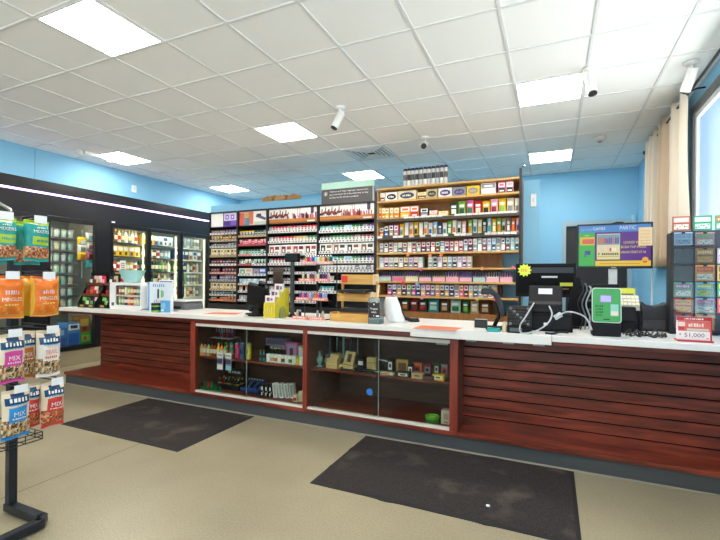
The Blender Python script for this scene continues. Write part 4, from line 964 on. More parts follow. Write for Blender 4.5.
row('B', PS[2]+.001, Y1, [(380, 382.5, .175, 'yellow', 'orange', 'box'), (383, 386, .17, 'yellow', 'orange', 'box'), (386, 390, .165, 'gold', 'yellow', 'box'), (390.5, 394.5, .165, 'yellow', 'gold', 'box'), (395, 400, .16, 'yellow', 'orange', 'box'), (401, 411, .17, 'orange', 'yellow', 'box'), (411, 419.5, .17, 'orange', 'red', 'box'),
    (421, 429, .13, 'black', 'silver', 'box'), (430, 438, .09, 'pale pink', 'yellow', 'box'), (439, 449, .075, 'yellow', 'cream', 'box')] +
    [(450+i*8.05, 457.6+i*8.05, [.19, .2, .205, .19, .18, .2, .2, .2, .19][i], ['dark green', 'lime', 'pink', 'red', 'yellow', 'pale pink', 'yellow', 'cream', 'white'][i], ['white', 'dark green', 'green', 'cream', 'black', 'maroon', 'lime', 'silver', 'silver'][i], 'pouch') for i in range(9)], 'small_box', 'third', 'box', 'goods on the third pine shelf')
cB = ['black', 'black', 'purple', 'pink', 'yellow', 'white', 'cream', 'yellow', 'white', 'cream', 'white', 'sky blue', 'navy', 'white', 'lime', 'white', 'mint', 'pale pink', 'lime', 'mint', 'cream', 'dark green', 'sky blue', 'yellow', 'lime', 'tan', 'silver', 'orange', 'pale pink']
row('C', PS[3]+.001, Y1, [(380.6+i*4.78+(1.5 if i > 17 else 0), 384.9+i*4.78+(1.5 if i > 17 else 0), [.14, .16, .17, .165, .18, .2, .195, .2, .19, .2, .18, .19, .17, .17, .19, .2, .18, .18, .19, .2, .19, .2, .2, .19, .2, .19, .2, .19, .19][i], cB[i], ['orange', 'gold', 'teal', 'orange', 'white', 'blue', 'silver', 'white', 'black'][i*5 % 9], 'pouch' if i > 3 else 'box') for i in range(29)], 'small_box', 'fourth', 'box', 'goods on the fourth pine shelf')
cD = ['silver', 'black', 'white', 'tan', 'cream', 'maroon', 'cream', 'white', 'maroon', 'red', 'maroon', 'red', 'green', 'white', 'pink', 'red', 'orange', 'pale pink', 'purple', 'red', 'mint', 'white', 'silver', 'lilac', 'sky blue', 'white', 'purple', 'teal', 'sky blue', 'mint']
row('D', PS[4]+.001, Y1, [(380.6+i*4.65, 384.9+i*4.65, .148+.025*(i > 17), cD[i], ['silver', 'white', 'maroon', 'mint', 'navy'][i % 5], 'box') for i in range(30)], 'small_box', 'fifth', 'box', 'small boxes on the fifth pine shelf')
cE = ['sky blue', 'pale pink', 'mint', 'cream', 'silver', 'yellow', 'lilac', 'pale pink', 'mint', None, 'mint', 'white', 'lilac', 'yellow', 'sky blue', 'silver', 'lilac', 'pale pink', 'cream']
row('E', PS[5]+.001, Y1, [(380.6+i*4.85, 385.2+i*4.85, .152, c, ['white', 'navy', 'silver', 'black'][i % 4], 'box') for i, c in enumerate(cE) if c], 'small_box', 'sixth', 'box', 'small boxes on the sixth pine shelf')
cF = ['lilac', 'tan', 'cream', 'silver', 'tan', 'pale pink', 'silver', 'lilac', 'white', 'pale pink']
row('F', PS[6]+.001, Y1, [(380+i*13.4, 392.6+i*13.4, .13, c, ['black', 'navy', 'purple', 'black'][i % 4], 'display') for i, c in enumerate(cF)], 'tilted_display', 'seventh', 'display', 'tilted displays on the seventh pine shelf')
cG = ['purple', 'lilac', 'silver', 'maroon', 'lime', 'purple', 'blue', 'lilac', 'pink', 'purple', 'yellow', 'silver', 'blue', 'navy', 'white', 'orange', 'red', 'sky blue', 'silver', 'mint', 'green', 'white', 'white']
row('G', PS[7]+.001, Y1, [(389+i*4.75, 393.4+i*4.75, .160, c, ['pink', 'black', 'yellow', 'navy', 'silver'][i % 5], 'box') for i, c in enumerate(cG)], 'small_box', 'eighth', 'box', 'small boxes on the eighth pine shelf')
cH = [('black', 'brown', 8), ('dark green', 'orange', 8), ('maroon', 'brown', 8), ('dark green', 'red', 8), ('teal', 'mint', 11), ('brown', 'tan', 9), ('mint', 'green', 11), ('green', 'lime', 7), ('tan', 'cream', 9), ('brown', 'tan', 10)]
u = 393; sp = []
for c1, c2, wd in cH: sp.append((u, u+wd-.5, .17 if wd < 11 else .182, c1, c2, 'pouch')); u += wd+1
row('H', .941, Y1, sp, 'big_pouch', 'bottom', 'pouch', 'pouches on the bottom pine shelf')
# row of capped tubes on top
CAPB = M('#22263f', .4)
for i in range(11):
    inst('cardboard_tube', (i % 2,), lambda: MB().lathe([(.026, 0), (.026, .02), (.026, .1), (.026, .18), (.026, .235), (.028, .236), (.028, .262), (.02, .27), (0, .27)], WHITE, n=12,
         mats=[M('#c8c5c0'), WHITE if i % 2 else M('#d9d4cc'), M('#3c3a44') if i % 2 else M('#6a5a52'), M('#d9d4cc'), CAPB, CAPB, CAPB, CAPB]), (-1.92+i*.0585, RY+.10, PS[0]+.001),
         'white tube with dark blue cap, %s from left on top of the pine shelving' % ORD[i], 'tube', 'capped tubes on the pine shelving')
# ======================================================== ON THE COUNTER
T = TOP+.0008
# snack box towers at the left end
for k, (u0, u1, nrow, ds) in enumerate(((79, 96.5, 3, 'left'), (98, 108, 3, 'right'))):
    yy = 3.62+.03*k; xa, xb = wx(u0, yy, 309)+.012*k, wx(u1, yy, 309)+.012*k; w = (xb-xa)/2
    t = thing('snack_tower', 'black cardboard tower of snack trays at the left end of the counter, %s of two' % ds, 'display tower', ((xa+xb)/2, yy, T), 0, 'black snack towers')
    MB().box(-w, .16, 0, w, .168, .44+.02*(1-k), BLACK).build('back_card', t)
    for s in (-w, w-.006): MB().prism([(-.02, 0), (.16, 0), (.16, .34), (.13, .34), (-.02, .06)], s, s+.006, BLACK, 'X').build('side_card', t)
    for r in range(nrow):
        d = .05*r; z = .14*r
        mb = MB(); mb.box(-w+.006, -.02+d, z, w-.006, .158, z+.008, BLACK); mb.box(-w+.006, -.02+d, z+.008, w-.006, -.014+d, z+.045, BLACK if r == 0 else H('brown'))
        if r == 0:
            for s in (-.5, .5) if k == 0 else (0,): mb.box(w*s-.035, -.0215+d, z+.012, w*s+.035, -.0205+d, z+.036, H('gold'))
        mb.build('tray', t)
    for r in range(nrow):
        d = .05*r; z = .14*r
        n = 4 if k == 0 else 2
        for i in range(n):
            c1, c2 = [('lime', 'black'), ('dark green', 'cream'), ('black', 'lime'), ('pale pink', 'dark green')][i] if r == 0 else ([('black', 'red'), ('red', 'orange'), ('cream', 'red'), ('black', 'maroon')][i] if r == 1 else [('black', 'white'), ('tan', 'maroon'), ('pale pink', 'tan'), ('red', 'pale pink')][i])
            wd = (2*w-.03)/n-.003
            inst('snack_packet', (c1, c2, k), lambda: pillow(wd, .128, .018, lambda a, b: H(c2) if .3 < b < .65 and .15 < a < .85 else H(c1), 6, 8), ((xa+xb)/2-w+.015+(2*w-.03)*(i+.5)/n, yy+.035+d, T+z+.0085),
                 '%s and %s snack packet, %s from left, %s tray, %s snack tower' % (c1, c2, ORD[i], ['bottom', 'middle', 'top'][r], ds), 'snack packet', 'packets in the snack towers', 0, -.05)
# white crate of little cans
yy = 3.60; xa, xb = wx(109.5, yy, 309), wx(141, yy, 309); w = (xb-xa)/2; cx = (xa+xb)/2
t = thing('can_dispenser', 'white rounded dispenser crate holding two rows of small tins', 'dispenser', (cx, yy, T))
WCR = M('#efeeea', .35)
def rrect(x0, z0, x1, z1, r, n=5):
    p = []
    for cxx, czz, a0 in ((x1-r, z0+r, -PI/2), (x1-r, z1-r, 0), (x0+r, z1-r, PI/2), (x0+r, z0+r, PI)):
        for i in range(n+1): a = a0+PI/2*i/n; p.append((cxx+r*math.cos(a), czz+r*math.sin(a)))
    return p
hh = .335
o_ = rrect(-w, 0, w, hh, .035); i_ = rrect(-w*.62, .05, w*.94, hh-.035, .03); n = len(o_)
mb = MB(); V = [(p[0], 0, p[1]) for p in o_]+[(p[0], 0, p[1]) for p in i_]+[(p[0], .014, p[1]) for p in i_]+[(p[0], .22, p[1]) for p in o_]
mb.add(V, [(i, (i+1) % n, n+(i+1) % n, n+i) for i in range(n)]+[(n+i, n+(i+1) % n, 2*n+(i+1) % n, 2*n+i) for i in range(n)]+[(3*n+i, 3*n+(i+1) % n, (i+1) % n, i) for i in range(n)], WCR)
mb.poly([(p[0], .22, p[1]) for p in o_], WCR); mb.build('shell', t)
MB().box(-w*.66, .015, .04, w*.97, .20, .052, M('#d8d6d0')).box(-w*.66, .015, .165, w*.97, .20, .180, M('#e6cfc0')).build('shelf', t)
MB().box(-w*.86, -.003, .045, -w*.70, -.0005, .085, M('#5a5c5e', .4)).build('latch', t)
for r in range(2):
    for i in range(8):
        cc = [['lime', 'silver', 'navy', 'orange', 'red', 'tan', 'mint', 'maroon'], ['red', 'green', 'cream', 'lime', 'orange', 'brown', 'teal', 'pink']][r][i]
        inst('small_tin', (cc,), lambda: can(.0185, .102, H(cc, .3), H('cream'), H('silver')), (cx-w*.60+w*1.52*(i+.5)/8, yy+.045, T+.0525+.128*r),
             '%s small tin, %s from left in the %s row of the white dispenser' % (cc, ORD[i], ['lower', 'upper'][r]), 'tin', 'tins in the white dispenser')
p = at(131.5, 282.5, yy+.10)
t = MB().lathe([(.075, 0), (.088, .006), (.118, .07), (.150, .148), (.156, .152), (.146, .148), (.112, .07), (.08, .012), (0, .010)], M('#a6d6d6', .35), n=28).build('serving_bowl', loc=(p[0], yy+.11, T+hh+.001))
tag(t, 'pale turquoise bowl standing on top of the white dispenser', 'bowl')
# blue and white boxed product and little jars before it
yy = 3.62; xa, xb = wx(144.5, yy, 309), wx(167, yy, 309); w = (xb-xa)/2; cx = (xa+xb)/2
LB = M('#dfe9f2', .4)
t = thing('promo_display', 'white and blue printed counter display panel next to the white dispenser', 'display', (cx, yy+.04, T))
MB().box(-w, 0, 0, w, .05, .345, LB).build('panel', t)
mb = MB(); mb.rect(-w, 0, -w+.035, .345, -.0006, M('#5b9bd8')); mb.rect(-w+.005, .02, -w+.012, .32, -.0012, WHITE)
mb.rect(-.02, .15, .01, .26, -.0008, H('dark green')); mb.rect(.04, .16, .065, .25, -.0008, H('lime')); mb.rect(.07, .17, .085, .24, -.0008, H('teal')); mb.scribble(0.02, .12, -.0009, w, .035, M('#c9a9c0'), 6, 4); mb.scribble(.01, .305, -.0008, w*1.1, .035, M('#6a8fc0'), 6, 8)
mb.build('print', t)
t = carton(.24, .01, .37, M('#e6e4ee', .4), [(.05, .8, .95, .96, M('#5a5a96')), (.1, .35, .5, .75, M('#b9a8d0')), (.55, .1, .95, .5, M('#4a4a5a'))]).build('sales_card', loc=(wx(166, 3.80, 300), 3.80, T)); tag(t, 'lilac and white sales card standing behind the blue and white display', 'card')
t = jar(.052, .105, H('lime'), H('black'), H('black')).build('small_jar', loc=(wx(156, 3.54, 310), 3.54, T)); tag(t, 'squat green jar with dark lid in front of the blue and white display', 'jar')
t = carton(.085, .06, .135, M('#5aa6dc', .35), [(.1, .3, .9, .8, M('#8cc6ee')), (.15, .1, .6, .25, WHITE)]).build('blue_box', loc=(wx(165, 3.57, 310), 3.575, T)); tag(t, 'small bright blue box before the blue and white display', 'box')
# scale
p = atz(186, 306.5, T)
t = thing('counter_scale', 'low white and grey weighing scale on the back edge of the counter', 'scale', (-4.32, 4.08, T))
MB().prism([(-.19, 0), (.19, 0), (.19, .05), (.15, .095), (-.15, .095), (-.19, .05)], -.14, .14, M('#6b6f72', .4)).build('body', t); MB().box(-.19, -.16, .099, .19, .16, .118, M('#e9ebea', .25)).build('platform', t, bevel=.008)
MB().box(-.09, -.148, .012, .09, -.1405, .042, BLACK).build('readout', t)
# orange papers on the counter
OR = M('#e9825c', .6); OR2 = M('#d96a48', .6)
def paper(cx_, cy_, w, d, rz, lab):
    t = MB().box(-w/2, -d/2, 0, w/2, d/2, .0015, OR)
    q = random.Random(int(cx_*100))
    for i in range(5): t.add([(-w*.4, -d*.36+i*d*.16, .0019), (w*q.uniform(.1, .42), -d*.36+i*d*.16, .0019), (w*q.uniform(.1, .42), -d*.30+i*d*.16, .0019), (-w*.4, -d*.30+i*d*.16, .0019)], [(0, 1, 2, 3)], OR2)
    t = t.build('paper_notice', loc=(cx_, cy_, T), rz=rz); tag(t, lab, 'paper', 'orange papers on the counter')
paper(-3.38, 3.76, .36, .24, .35, 'orange paper lying on the counter in front of the cigarette racks at left')
paper(-.865, 3.515, .36, .23, -.05, 'orange paper lying at the left of the middle counter slab')
# card terminal
K = M('#111113', .55, spec=.25)
t = thing('card_terminal', 'black card payment terminal on a tilted stand facing the staff side', 'card terminal', (wx(256, 3.68, 316), 3.70, T), .3); t.scale = (1.3, 1.3, 1.3)
MB().lathe([(.075, 0), (.075, .012), (.05, .022), (.03, .05), (.028, .10), (0, .10)], K, n=16).build('stand', t)
Tm = Matrix.Translation((0, 0, .112)) @ Matrix.Rotation(.55, 4, 'X') @ Matrix.Rotation(.25, 4, 'Y')
MB().box(-.085, -.025, -.06, .085, .025, .17, K, Tm).build('terminal_body', t, bevel=.01)
MB().box(-.06, -.032, -.09, .06, .03, -.02, M('#0f1011', .3), Tm).build('card_slot', t, bevel=.006)
mb = MB(); mb.box(.0, -.01, .165, .05, .02, .205, K, Tm); mb.build('paper_slot', t); MB().tube([(0, .02, .03), (-.1, .03, .008), (-.14, .1, .01), (-.06, .2, .008), (.1, .25, .008)], .005, BLACK).build('lead', t)
# yellow brochure display
yy = 3.58; cx = wx(269, yy, 318)
t = thing('brochure_rack', 'stepped yellow card display holding pale leaflets on the counter', 'brochure rack', (cx, yy, T), -.12)
YEL = M('#e6d23a', .45); YEL2 = M('#d9c437', .45)
for s in (-.075, .071): MB().prism([(0, 0), (.22, 0), (.22, .30), (.16, .30), (0, .13)], s, s+.004, YEL, 'X').build('side_card', t)
for i in range(3):
    MB().box(-.071, .0+.07*i, .0, .071, .004+.07*i, .155+.055*i, YEL if i else YEL2).scribble(0, .07, -.0008, .10, .08, M('#efe07a'), 4, 6).build('pocket_front', t)
for i in range(3):
    c = ['#efe6ee', '#f0eaf0', '#eee4ec'][i]
    lf = MB(); lf.box(-.062, .008+.07*i, .02, .062, .020+.07*i, .225+.06*i, M(c, .5)); lf.rect(-.04, .17+.055*i, .0, .205+.06*i, .0074+.07*i, M('#8a4a78')); lf.rect(.01, .175+.055*i, .04, .2+.06*i, .0074+.07*i, M('#6a8a4a'))
    lf = lf.build('leaflet', loc=(cx+.013*i*0, yy, T), rz=-.12); tag(lf, 'stack of pale leaflets in the %s pocket of the yellow display' % ['front', 'middle', 'back'][i], 'leaflets', 'leaflets in the yellow display')
# pole display
t = thing('pole_display', 'dark customer display on a tall pole beside the yellow leaflet rack', 'pole display', (wx(289, 3.74, 318)+.012, 3.78, T))
MB().lathe([(.042, 0), (.042, .012), (.025, .03), (0, .03)], K, n=16).build('base', t); MB().cyl((0, 0, .02), (0, 0, .58), .0235, M('#34373a', .4), 14).build('pole', t)
d = MB(); d.box(-.075, -.035, .575, .075, .035, .665, K); d = d.build('display_head', t, bevel=.006); MB().rect(-.062, .59, .062, .65, -.0365, M('#1d2a30', .15)).build('screen', d)
# clear phone-shaped thing at the foot of the pole
t = MB().lathe([(.035, 0), (.04, .03), (.03, .09), (.012, .12), (0, .12)], ACRYL, n=14).build('clear_dome', loc=(wx(282.5, 3.62, 318), 3.62, T)); tag(t, 'small clear plastic dome at the foot of the display pole', 'dome')
# lighter stand
yy = 3.67; xa, xb = wx(294.5, yy, 318), wx(328, yy, 318); w = (xb-xa)/2; cx = (xa+xb)/2
t = thing('lighter_stand', 'black tiered wire stand filled with colourful lighters on the counter', 'lighter stand', (cx, yy, T))
tiers = [(at(310, 319, yy-.03)[2]-T, -.03), (at(310, 300, yy+.02)[2]-T, .03), (at(310, 281, yy+.06)[2]-T, .08), (at(310, 264, yy+.10)[2]-T, .13)]
tiers = [(max(.004, a), b) for a, b in tiers]
for s in (-w, 0, w-.008): MB().tube([(s+.004, -.03, 0.004), (s+.004, .19, .004), (s+.004, .19, .60), (s+.004, .13, .60)], .005, BLACK).build('wire_frame', t)
SAL = M('#e58a78', .5)
LCOL = [['tan', 'black', 'silver', 'tan'], ['purple', 'pink', 'purple', 'pink', 'sky blue', 'silver', 'orange', 'pink', 'purple', 'sky blue', 'lilac'], ['cream', 'black', 'cream', 'maroon', 'purple', 'tan', 'cream', 'black', 'purple', 'maroon', 'lilac'],
        ['gold', 'red', 'pink', 'blue', 'sky blue', 'white', 'yellow', 'cream', 'red', 'lime', 'navy']]
for r, (z, d) in enumerate(tiers):
    o = MB().box(-w+.01, d-.02, z-.004, w-.01, d+.055, z, BLACK).build('tier', t)
    for k in range(2): MB().box(-w+.012+k*w*.99, d-.028, z-.004, -w*.03+k*w*.99, d-.0205, z+.026, SAL if r < 3 else M('#e2a596')).scribble(-w*.52+k*w*.99, z+.012, d-.0288, w*.7, .012, WHITE, 6, r*3+k).build('price_label', o)
    n = len(LCOL[r])
    for i, cc in enumerate(LCOL[r]):
        x = -w+.03+(2*w-.06)*(i+.5)/n if r else -w+.05+.028*i
        if r == 0 and i > 1: x = -w+.16+.06*i
        inst('pocket_lighter', (cc,), lambda: MB().lathe([(.0125, 0), (.0138, .004), (.0138, .066), (.012, .070), (.012, .084), (.006, .088), (0, .088)], H(cc, .3), n=10, mats=[H(cc, .3)]*3+[CHROME]*3),
             (cx+x, yy+d+.01, T+z+.0005), '%s lighter, %s from left on the %s tier of the lighter stand' % (cc, ORD[i], ['bottom', 'second', 'third', 'top'][r]), 'lighter', 'lighters on the stand')
# pine tiered counter stand
yy = 3.60; xa, xb = wx(330, yy, 320), wx(371, yy, 320)
t = thing('tiered_crate_stand', 'three-tier slanted pine crate stand with red paper tag on the counter', 'crate stand', ((xa+xb)/2, yy, T), .0)
w = (xb-xa)/2
def crate(z, d, h, ww, dep=.12):
    mb = MB(); mb.box(-ww, d, z, ww, d+dep, z+.008, PINEL); mb.box(-ww, d, z+.008, ww, d+.012, z+h, PINEL); mb.box(-ww, d+dep-.012, z+.008, ww, d+dep, z+h+.01, PINEL)
    o = mb.build('crate', t, bevel=.0015)
    for s in (-ww-.012, ww): MB().box(s, d-.004, z-.002 if z > .01 else z, s+.012, d+dep+.004, z+h+.012, PINEE if s > 0 else PINEL).build('end_board', o, bevel=.0015)
    return o
z2 = at(350, 300, yy+.09)[2]-T; z3 = at(350, 283, yy+.17)[2]-T
c1 = crate(.0, .0, .075, w-.012); c2 = crate(z2-.012, .085, .075, w-.045); c3 = crate(z3-.012, .16, .085, w-.050)
for s in (-w+.020, w-.032): MB().box(s, .20, .07, s+.010, .235, z3+.02, PINEL).build('upright', t); 
MB().box(-w+.07, .01, z2+.078, w-.07, .2, z2+.10, BLACK).build('dark_tray', t); MB().box(-w+.05, .09, .085, w-.06, .2, .12, BLACK).build('dark_tray', t)
MB().box(-w+.045, .1525, z3+.005, -w+.105, .1555, z3+.07, M('#e2332f', .5)).build('red_tag', c3)
for i, (c, dx, ww) in enumerate((('tan', -.10, .07), ('maroon', .0, .09), ('cream', .09, .05))):
    q = carton(ww, .06, .05, H(c), [(.1, .2, .9, .8, H('brown' if c != 'brown' else 'tan'))]).build('small_pack', loc=((xa+xb)/2+dx, yy+.06, T+.0085)); tag(q, '%s pack lying in the lowest pine crate, %s of three' % (c, ORD[i]), 'pack', 'packs in the pine crate')
# clear tub with black label, wooden stick and draped white plastic bag
cx, yy = wx(376, 3.60, 324), 3.60
t = thing('treat_tub', 'clear square tub with a black label at the right of the pine stand', 'tub', (cx, yy, T))
mb = MB(); w = .058
for a in ((-w, -.05, 0, w, -.047, .235), (-w, .047, 0, w, .05, .235), (-w, -.047, 0, -w+.003, .047, .235), (w-.003, -.047, 0, w, .047, .235), (-w, -.05, 0, w, .05, .004)): mb.box(*a, ACRYL)
mb.build('tub_body', t); MB().box(-w+.002, -.045, .005, w-.005, .045, .05, M('#9fb0a8', .5)).build('contents', t)
l = MB(); l.box(-w*.92, -.053, .055, w*.92, -.0505, .19, M('#2b2422', .5)); l.text('Nugget', 0, .135, -.0535, .022, WHITE, .075); l.text('treats', 0, .105, -.0535, .016, WHITE, .05); l.rect(-.006, .17, .006, .182, -.0535, WHITE); l.rect(.02, .065, .05, .078, -.0535, WHITE); l.rect(-.006, .07, .004, .078, -.0535, WHITE); l.build('front_label', t)
t = MB().box(-.010, -.004, 0, .010, .004, .30, PINEE); t = t.build('wooden_stick', loc=(cx-.005, yy+.0, T+.0525)); t.rotation_euler = (0, .10, 0); tag(t, 'pale wooden stick standing up in the clear tub', 'stick')
WB_ = M('#eceeef', .35, bump=.3, scale=18)
mb = MB(); nx, nz = 16, 14; vs = []
for j in range(nz+1):
    v = j/nz
    for i in range(nx):
        a = 2*PI*i/nx; rr = (1-.38*v**2.2)*(1+.10*math.sin(5*a+3*v)+.06*math.sin(9*a-7*v))
        vs.append((-.03-.015*(1-v)+.085*rr*math.cos(a)+.06*(1-v)**2, .07*rr*math.sin(a), .235*v))
mb.add(vs, [(j*nx+i, j*nx+(i+1) % nx, (j+1)*nx+(i+1) % nx, (j+1)*nx+i) for j in range(nz) for i in range(nx)]+[tuple(nz*nx+i for i in range(nx)), tuple(range(nx-1, -1, -1))], WB_, True)
t = mb.build('plastic_bag', loc=(wx(394, 3.78, 318), 3.80, T)); tag(t, 'white crumpled plastic bag standing behind the clear tub', 'bag')
t = MB().tube([(-.05, 0, .10), (.0, -.01, .03), (.06, -.02, .018), (.13, .01, .018)], .018, BLACK, 8).lathe([(.0, 0), (.04, .004), (.042, .016), (0, .02)], BLACK, (.10, 0, 0), 12).build('black_headset', loc=(wx(404, 3.86, 318), 3.90, T)); tag(t, 'black handset lying behind the white plastic bag', 'handset')

# ================================================== registers on the right
# barcode scanner
t = thing('barcode_scanner', 'black hand barcode scanner held in a goose-neck stand at the left of the till', 'barcode scanner', (wx(494, 3.60, 331), 3.60, T))
MB().box(-.06, -.05, 0, .06, .06, .03, K).build('stand_base', t, bevel=.008); MB().tube([(0, .02, .03), (.03, .03, .10), (.03, .04, .16), (.0, .03, .22)], .016, K, 8).build('stand_neck', t)
mb = MB(); mb.tube([(.075, .0, .11), (.055, .0, .20), (.01, -.0, .285), (-.03, -.01, .315)], .024, M('#2a2b2e', .4), 10); mb.box(-.095, -.04, .285, -.01, .03, .335, M('#222326', .4)); mb.build('scanner_head', t, bevel=.008)
MB().box(-.1, -.03, .288, -.0955, .02, .325, M('#5a2020', .2)).build('scan_window', t)
t = carton(.095, .06, .028, M('#1f8a8a', .4), [(.1, .2, .9, .8, M('#2aa5a0'))], M('#49bdb4', .4)).build('teal_box', loc=(wx(494, 3.50, 331), 3.48, T)); tag(t, 'small teal box at the front of the scanner stand', 'box')
t = carton(.10, .06, .07, BLACK, [(.1, .3, .9, .6, DARK)], M('#cfcfca', .5)).build('black_box', loc=(wx(481, 3.72, 330), 3.72, T)); tag(t, 'small black box with a paper on top, left of the scanner', 'box')
t = MB().lathe([(.018, 0), (.02, .05), (.012, .065), (.012, .08), (0, .08)], M('#d9c9a8', .3), n=10).build('glue_bottle', loc=(wx(500.5, 3.50, 331)+.03, 3.50, T)); tag(t, 'tiny pale bottle between teal box and keyboard', 'bottle')
# till base with keyboard, printer, monitor
K2 = M('#0e0e10', .6, spec=.22); K3 = M('#19191c', .55, spec=.25)
xa, xb = wx(512, 3.62, 332), wx(573, 3.62, 332); cx = (xa+xb)/2; w = (xb-xa)/2
t = thing('cash_register_base', 'long black till base box under the printer and screen', 'till base', (cx+.06, 3.685, T)); w2 = w-.06
MB().box(-w2, 0, 0, w2, .34, .145, K2).build('case', t, bevel=.006); MB().rect(-w2*.9, .02, w2*.9, .12, -.0008, K3).build('front_plate', t)
MB().box(-w2*.3, -.004, .05, -w2*.1, -.0012, .07, CHROME).build('key_lock', t)
t = thing('till_keyboard', 'black sloping till keyboard left of the receipt printer', 'keyboard', (wx(518, 3.50, 333)+.012, 3.46, T), .05)
Tm = Matrix.Translation((0, 0, .03)) @ Matrix.Rotation(.75, 4, 'X')
MB().prism([(0, 0), (.20, 0), (.20, .20), (.16, .20), (0, .05)], -.088, .088, K2, 'X').build('housing', t, bevel=.004)
mb = MB(); A = math.atan2(.15, .16)
Tm = Matrix.Translation((0, 0, .05)) @ Matrix.Rotation(A, 4, 'X')
for j in range(6):
    for i in range(6): mb.box(-.076+i*.0255, .012+j*.032, .0, -.056+i*.0255, .036+j*.032, .008, K3 if (i+j) % 5 else M('#5a5c60'), Tm)
mb.build('keys', t); MB().box(-.07, -.005, .012, .02, -.0005, .04, M('#55585c', .3)).build('front_label', t)
p = at(545, 312, 3.70)
t = thing('receipt_printer', 'dark grey receipt printer with a white label on its lid', 'receipt printer', (wx(545, 3.72, 312), 3.70, T+.1455))
MB().prism([(0, 0), (.22, 0), (.22, .20), (.12, .215), (.06, .09), (0, .07)], -.125, .125, K3, 'X').build('case', t, bevel=.006)
MB().add([(-.052, .0815, .147), (.052, .0815, .147), (.052, .1035, .192), (-.052, .1035, .192)], [(0, 1, 2, 3)], M('#e6e8ec', .5)).build('white_label', t)
MB().box(-.10, -.0015, .02, .10, -.0005, .026, BLACK).build('paper_slot', t)
t = thing('pos_monitor', 'black flat monitor with a neon yellow starburst sticker, behind the printer', 'monitor', (wx(545, 4.16, 300), 4.16, T), 0)
zb = at(545, 297, 4.16)[2]-T; zt = at(545, 263.5, 4.16)[2]-T; w = (wx(575, 4.16, 280)-wx(515, 4.16, 280))/2
MB().lathe([(.11, 0), (.11, .012), (.03, .02), (0, .02)], K, n=20).build('foot', t); MB().box(-.03, .02, .01, .03, .05, zb+.1, K).build('neck', t)
c = MB(); c.box(-w, -.02, zb, w, .03, zt, K2); c = c.build('casing', t, bevel=.006)
mb = MB(); mb.rect(-w+.02, zb+.03, w-.02, zt-.025, -.0208, M('#050607', .45, spec=.12)); mb.rect(-w+.02, zt-.085, w-.02, zt-.035, -.0212, M('#3c4147', .4, spec=.2)); mb.rect(-.03, zt-.128, .10, zt-.112, -.0214, M('#c9cdd2', .3)); mb.rect(.12, zb+.10, .22, zb+.13, -.0214, M('#cfcf3a', .4)); mb.rect(.14, zb+.07, .19, zb+.08, -.0214, M('#8a5a2a')); mb.build('screen', c)
s_ = star(.062, M('#dff04a', .5), 11); s_.scribble(0, 0, -.0026, .06, .03, M('#e8a03a'), 4, 3); s_ = s_.build('neon_sticker', c); s_.location = (-w+.075, -.0215, zt-.06)
# black upright pole box to the right of the monitor
t = thing('screen_hood', 'black upright privacy wing standing right of the printer', 'screen wing', (wx(573, 3.97, 318), 4.035, T))
MB().prism([(-.065, .0), (.055, .0), (.06, .42), (.03, .44), (-.02, .30)], 0, .03, K2).build('wing', t, bevel=.004); MB().box(-.05, -.03, 0, .05, .06, .02, K).build('foot', t)
# lottery validation terminal, green front
GRN = M('#3d9c50', .4)
cx = wx(606.5, 3.56, 337); w = .094
t = thing('ticket_scanner', 'green-fronted ticket checker with a small lilac screen on a black base', 'ticket checker', (cx, 3.56, T))
MB().prism([(0, 0), (.16, 0), (.16, .09), (.02, .11), (0, .085)], -w*.98, w*.98, K, 'X').build('base', t, bevel=.008)
MB().prism([(0, .09), (.03, .10), (.05, .15), (.09, .38), (.15, .38), (.16, .09)], -w*.93, w*.93, K2, 'X').build('body', t, bevel=.006)
zt = .385; 
f = MB(); o_ = rrect(-w, 0, w, .255, .02); f.prism(o_, 0, .012, M('#cfd6d4', .3)); fp = rrect(-w+.006, .006, w-.006, .249, .017); f.prism(fp, -.003, .0, GRN)
f.rect(-.045, .145, .035, .205, -.0036, M('#6f7590', .3)); f.rect(-.038, .152, .028, .198, -.0042, M('#b7b4ea', .2))
for i in range(4): f.scribble(-.045, .12-.022*i, -.0036, .05, .012, M('#1a4a22'), 4, i)
f.rect(.025, .05, .075, .135, -.0036, M('#8cc9b9')); f.rect(.028, .055, .072, .085, -.0042, M('#e2cfc0')); f.rect(-.02, .02, .02, .028, -.0036, M('#1a3a20'))
f = f.build('front_panel', t); f.location = (0, .0, .10); f.rotation_euler = (-.12, 0, 0)
# keypad terminal with yellow header behind
yy = 4.02; cx = wx(621, yy, 300); w = .14
t = thing('lottery_terminal', 'black lottery terminal with yellow-green header and cream keys behind the green checker', 'lottery terminal', (cx, yy, T))
MB().box(-w, 0, 0, w+.0, .22, .17, K2).build('body', t, bevel=.006); 
MB().prism([(-.02, .17), (.10, .17), (.10, .29), (.06, .29), (-.02, .20)], -w*.9, w*.9, M('#b9b5a2', .5), 'X').build('key_panel', t)
mb = MB(); A = math.atan2(.09, .08); Tm = Matrix.Translation((0, -.02, .20)) @ Matrix.Rotation(A, 4, 'X')
for j in range(3):
    for i in range(9): mb.box(-.12+i*.028, .01+j*.034, 0, -.098+i*.028, .036+j*.034, .008, M('#e6e0c6', .5), Tm)
mb.build('keys', t); MB().box(-w*1.05, .10, .265, w*.80, .12, .345, M('#dfe04a', .45)).rect(-w*1.05, .265, -w*.4, .345, .0992, M('#6abf3a')).rect(-.10, .28, -.02, .335, .0988, M('#f0e86a')).rect(-.0, .285, .1, .30, .0988, M('#3f5a24')).build('header', t)
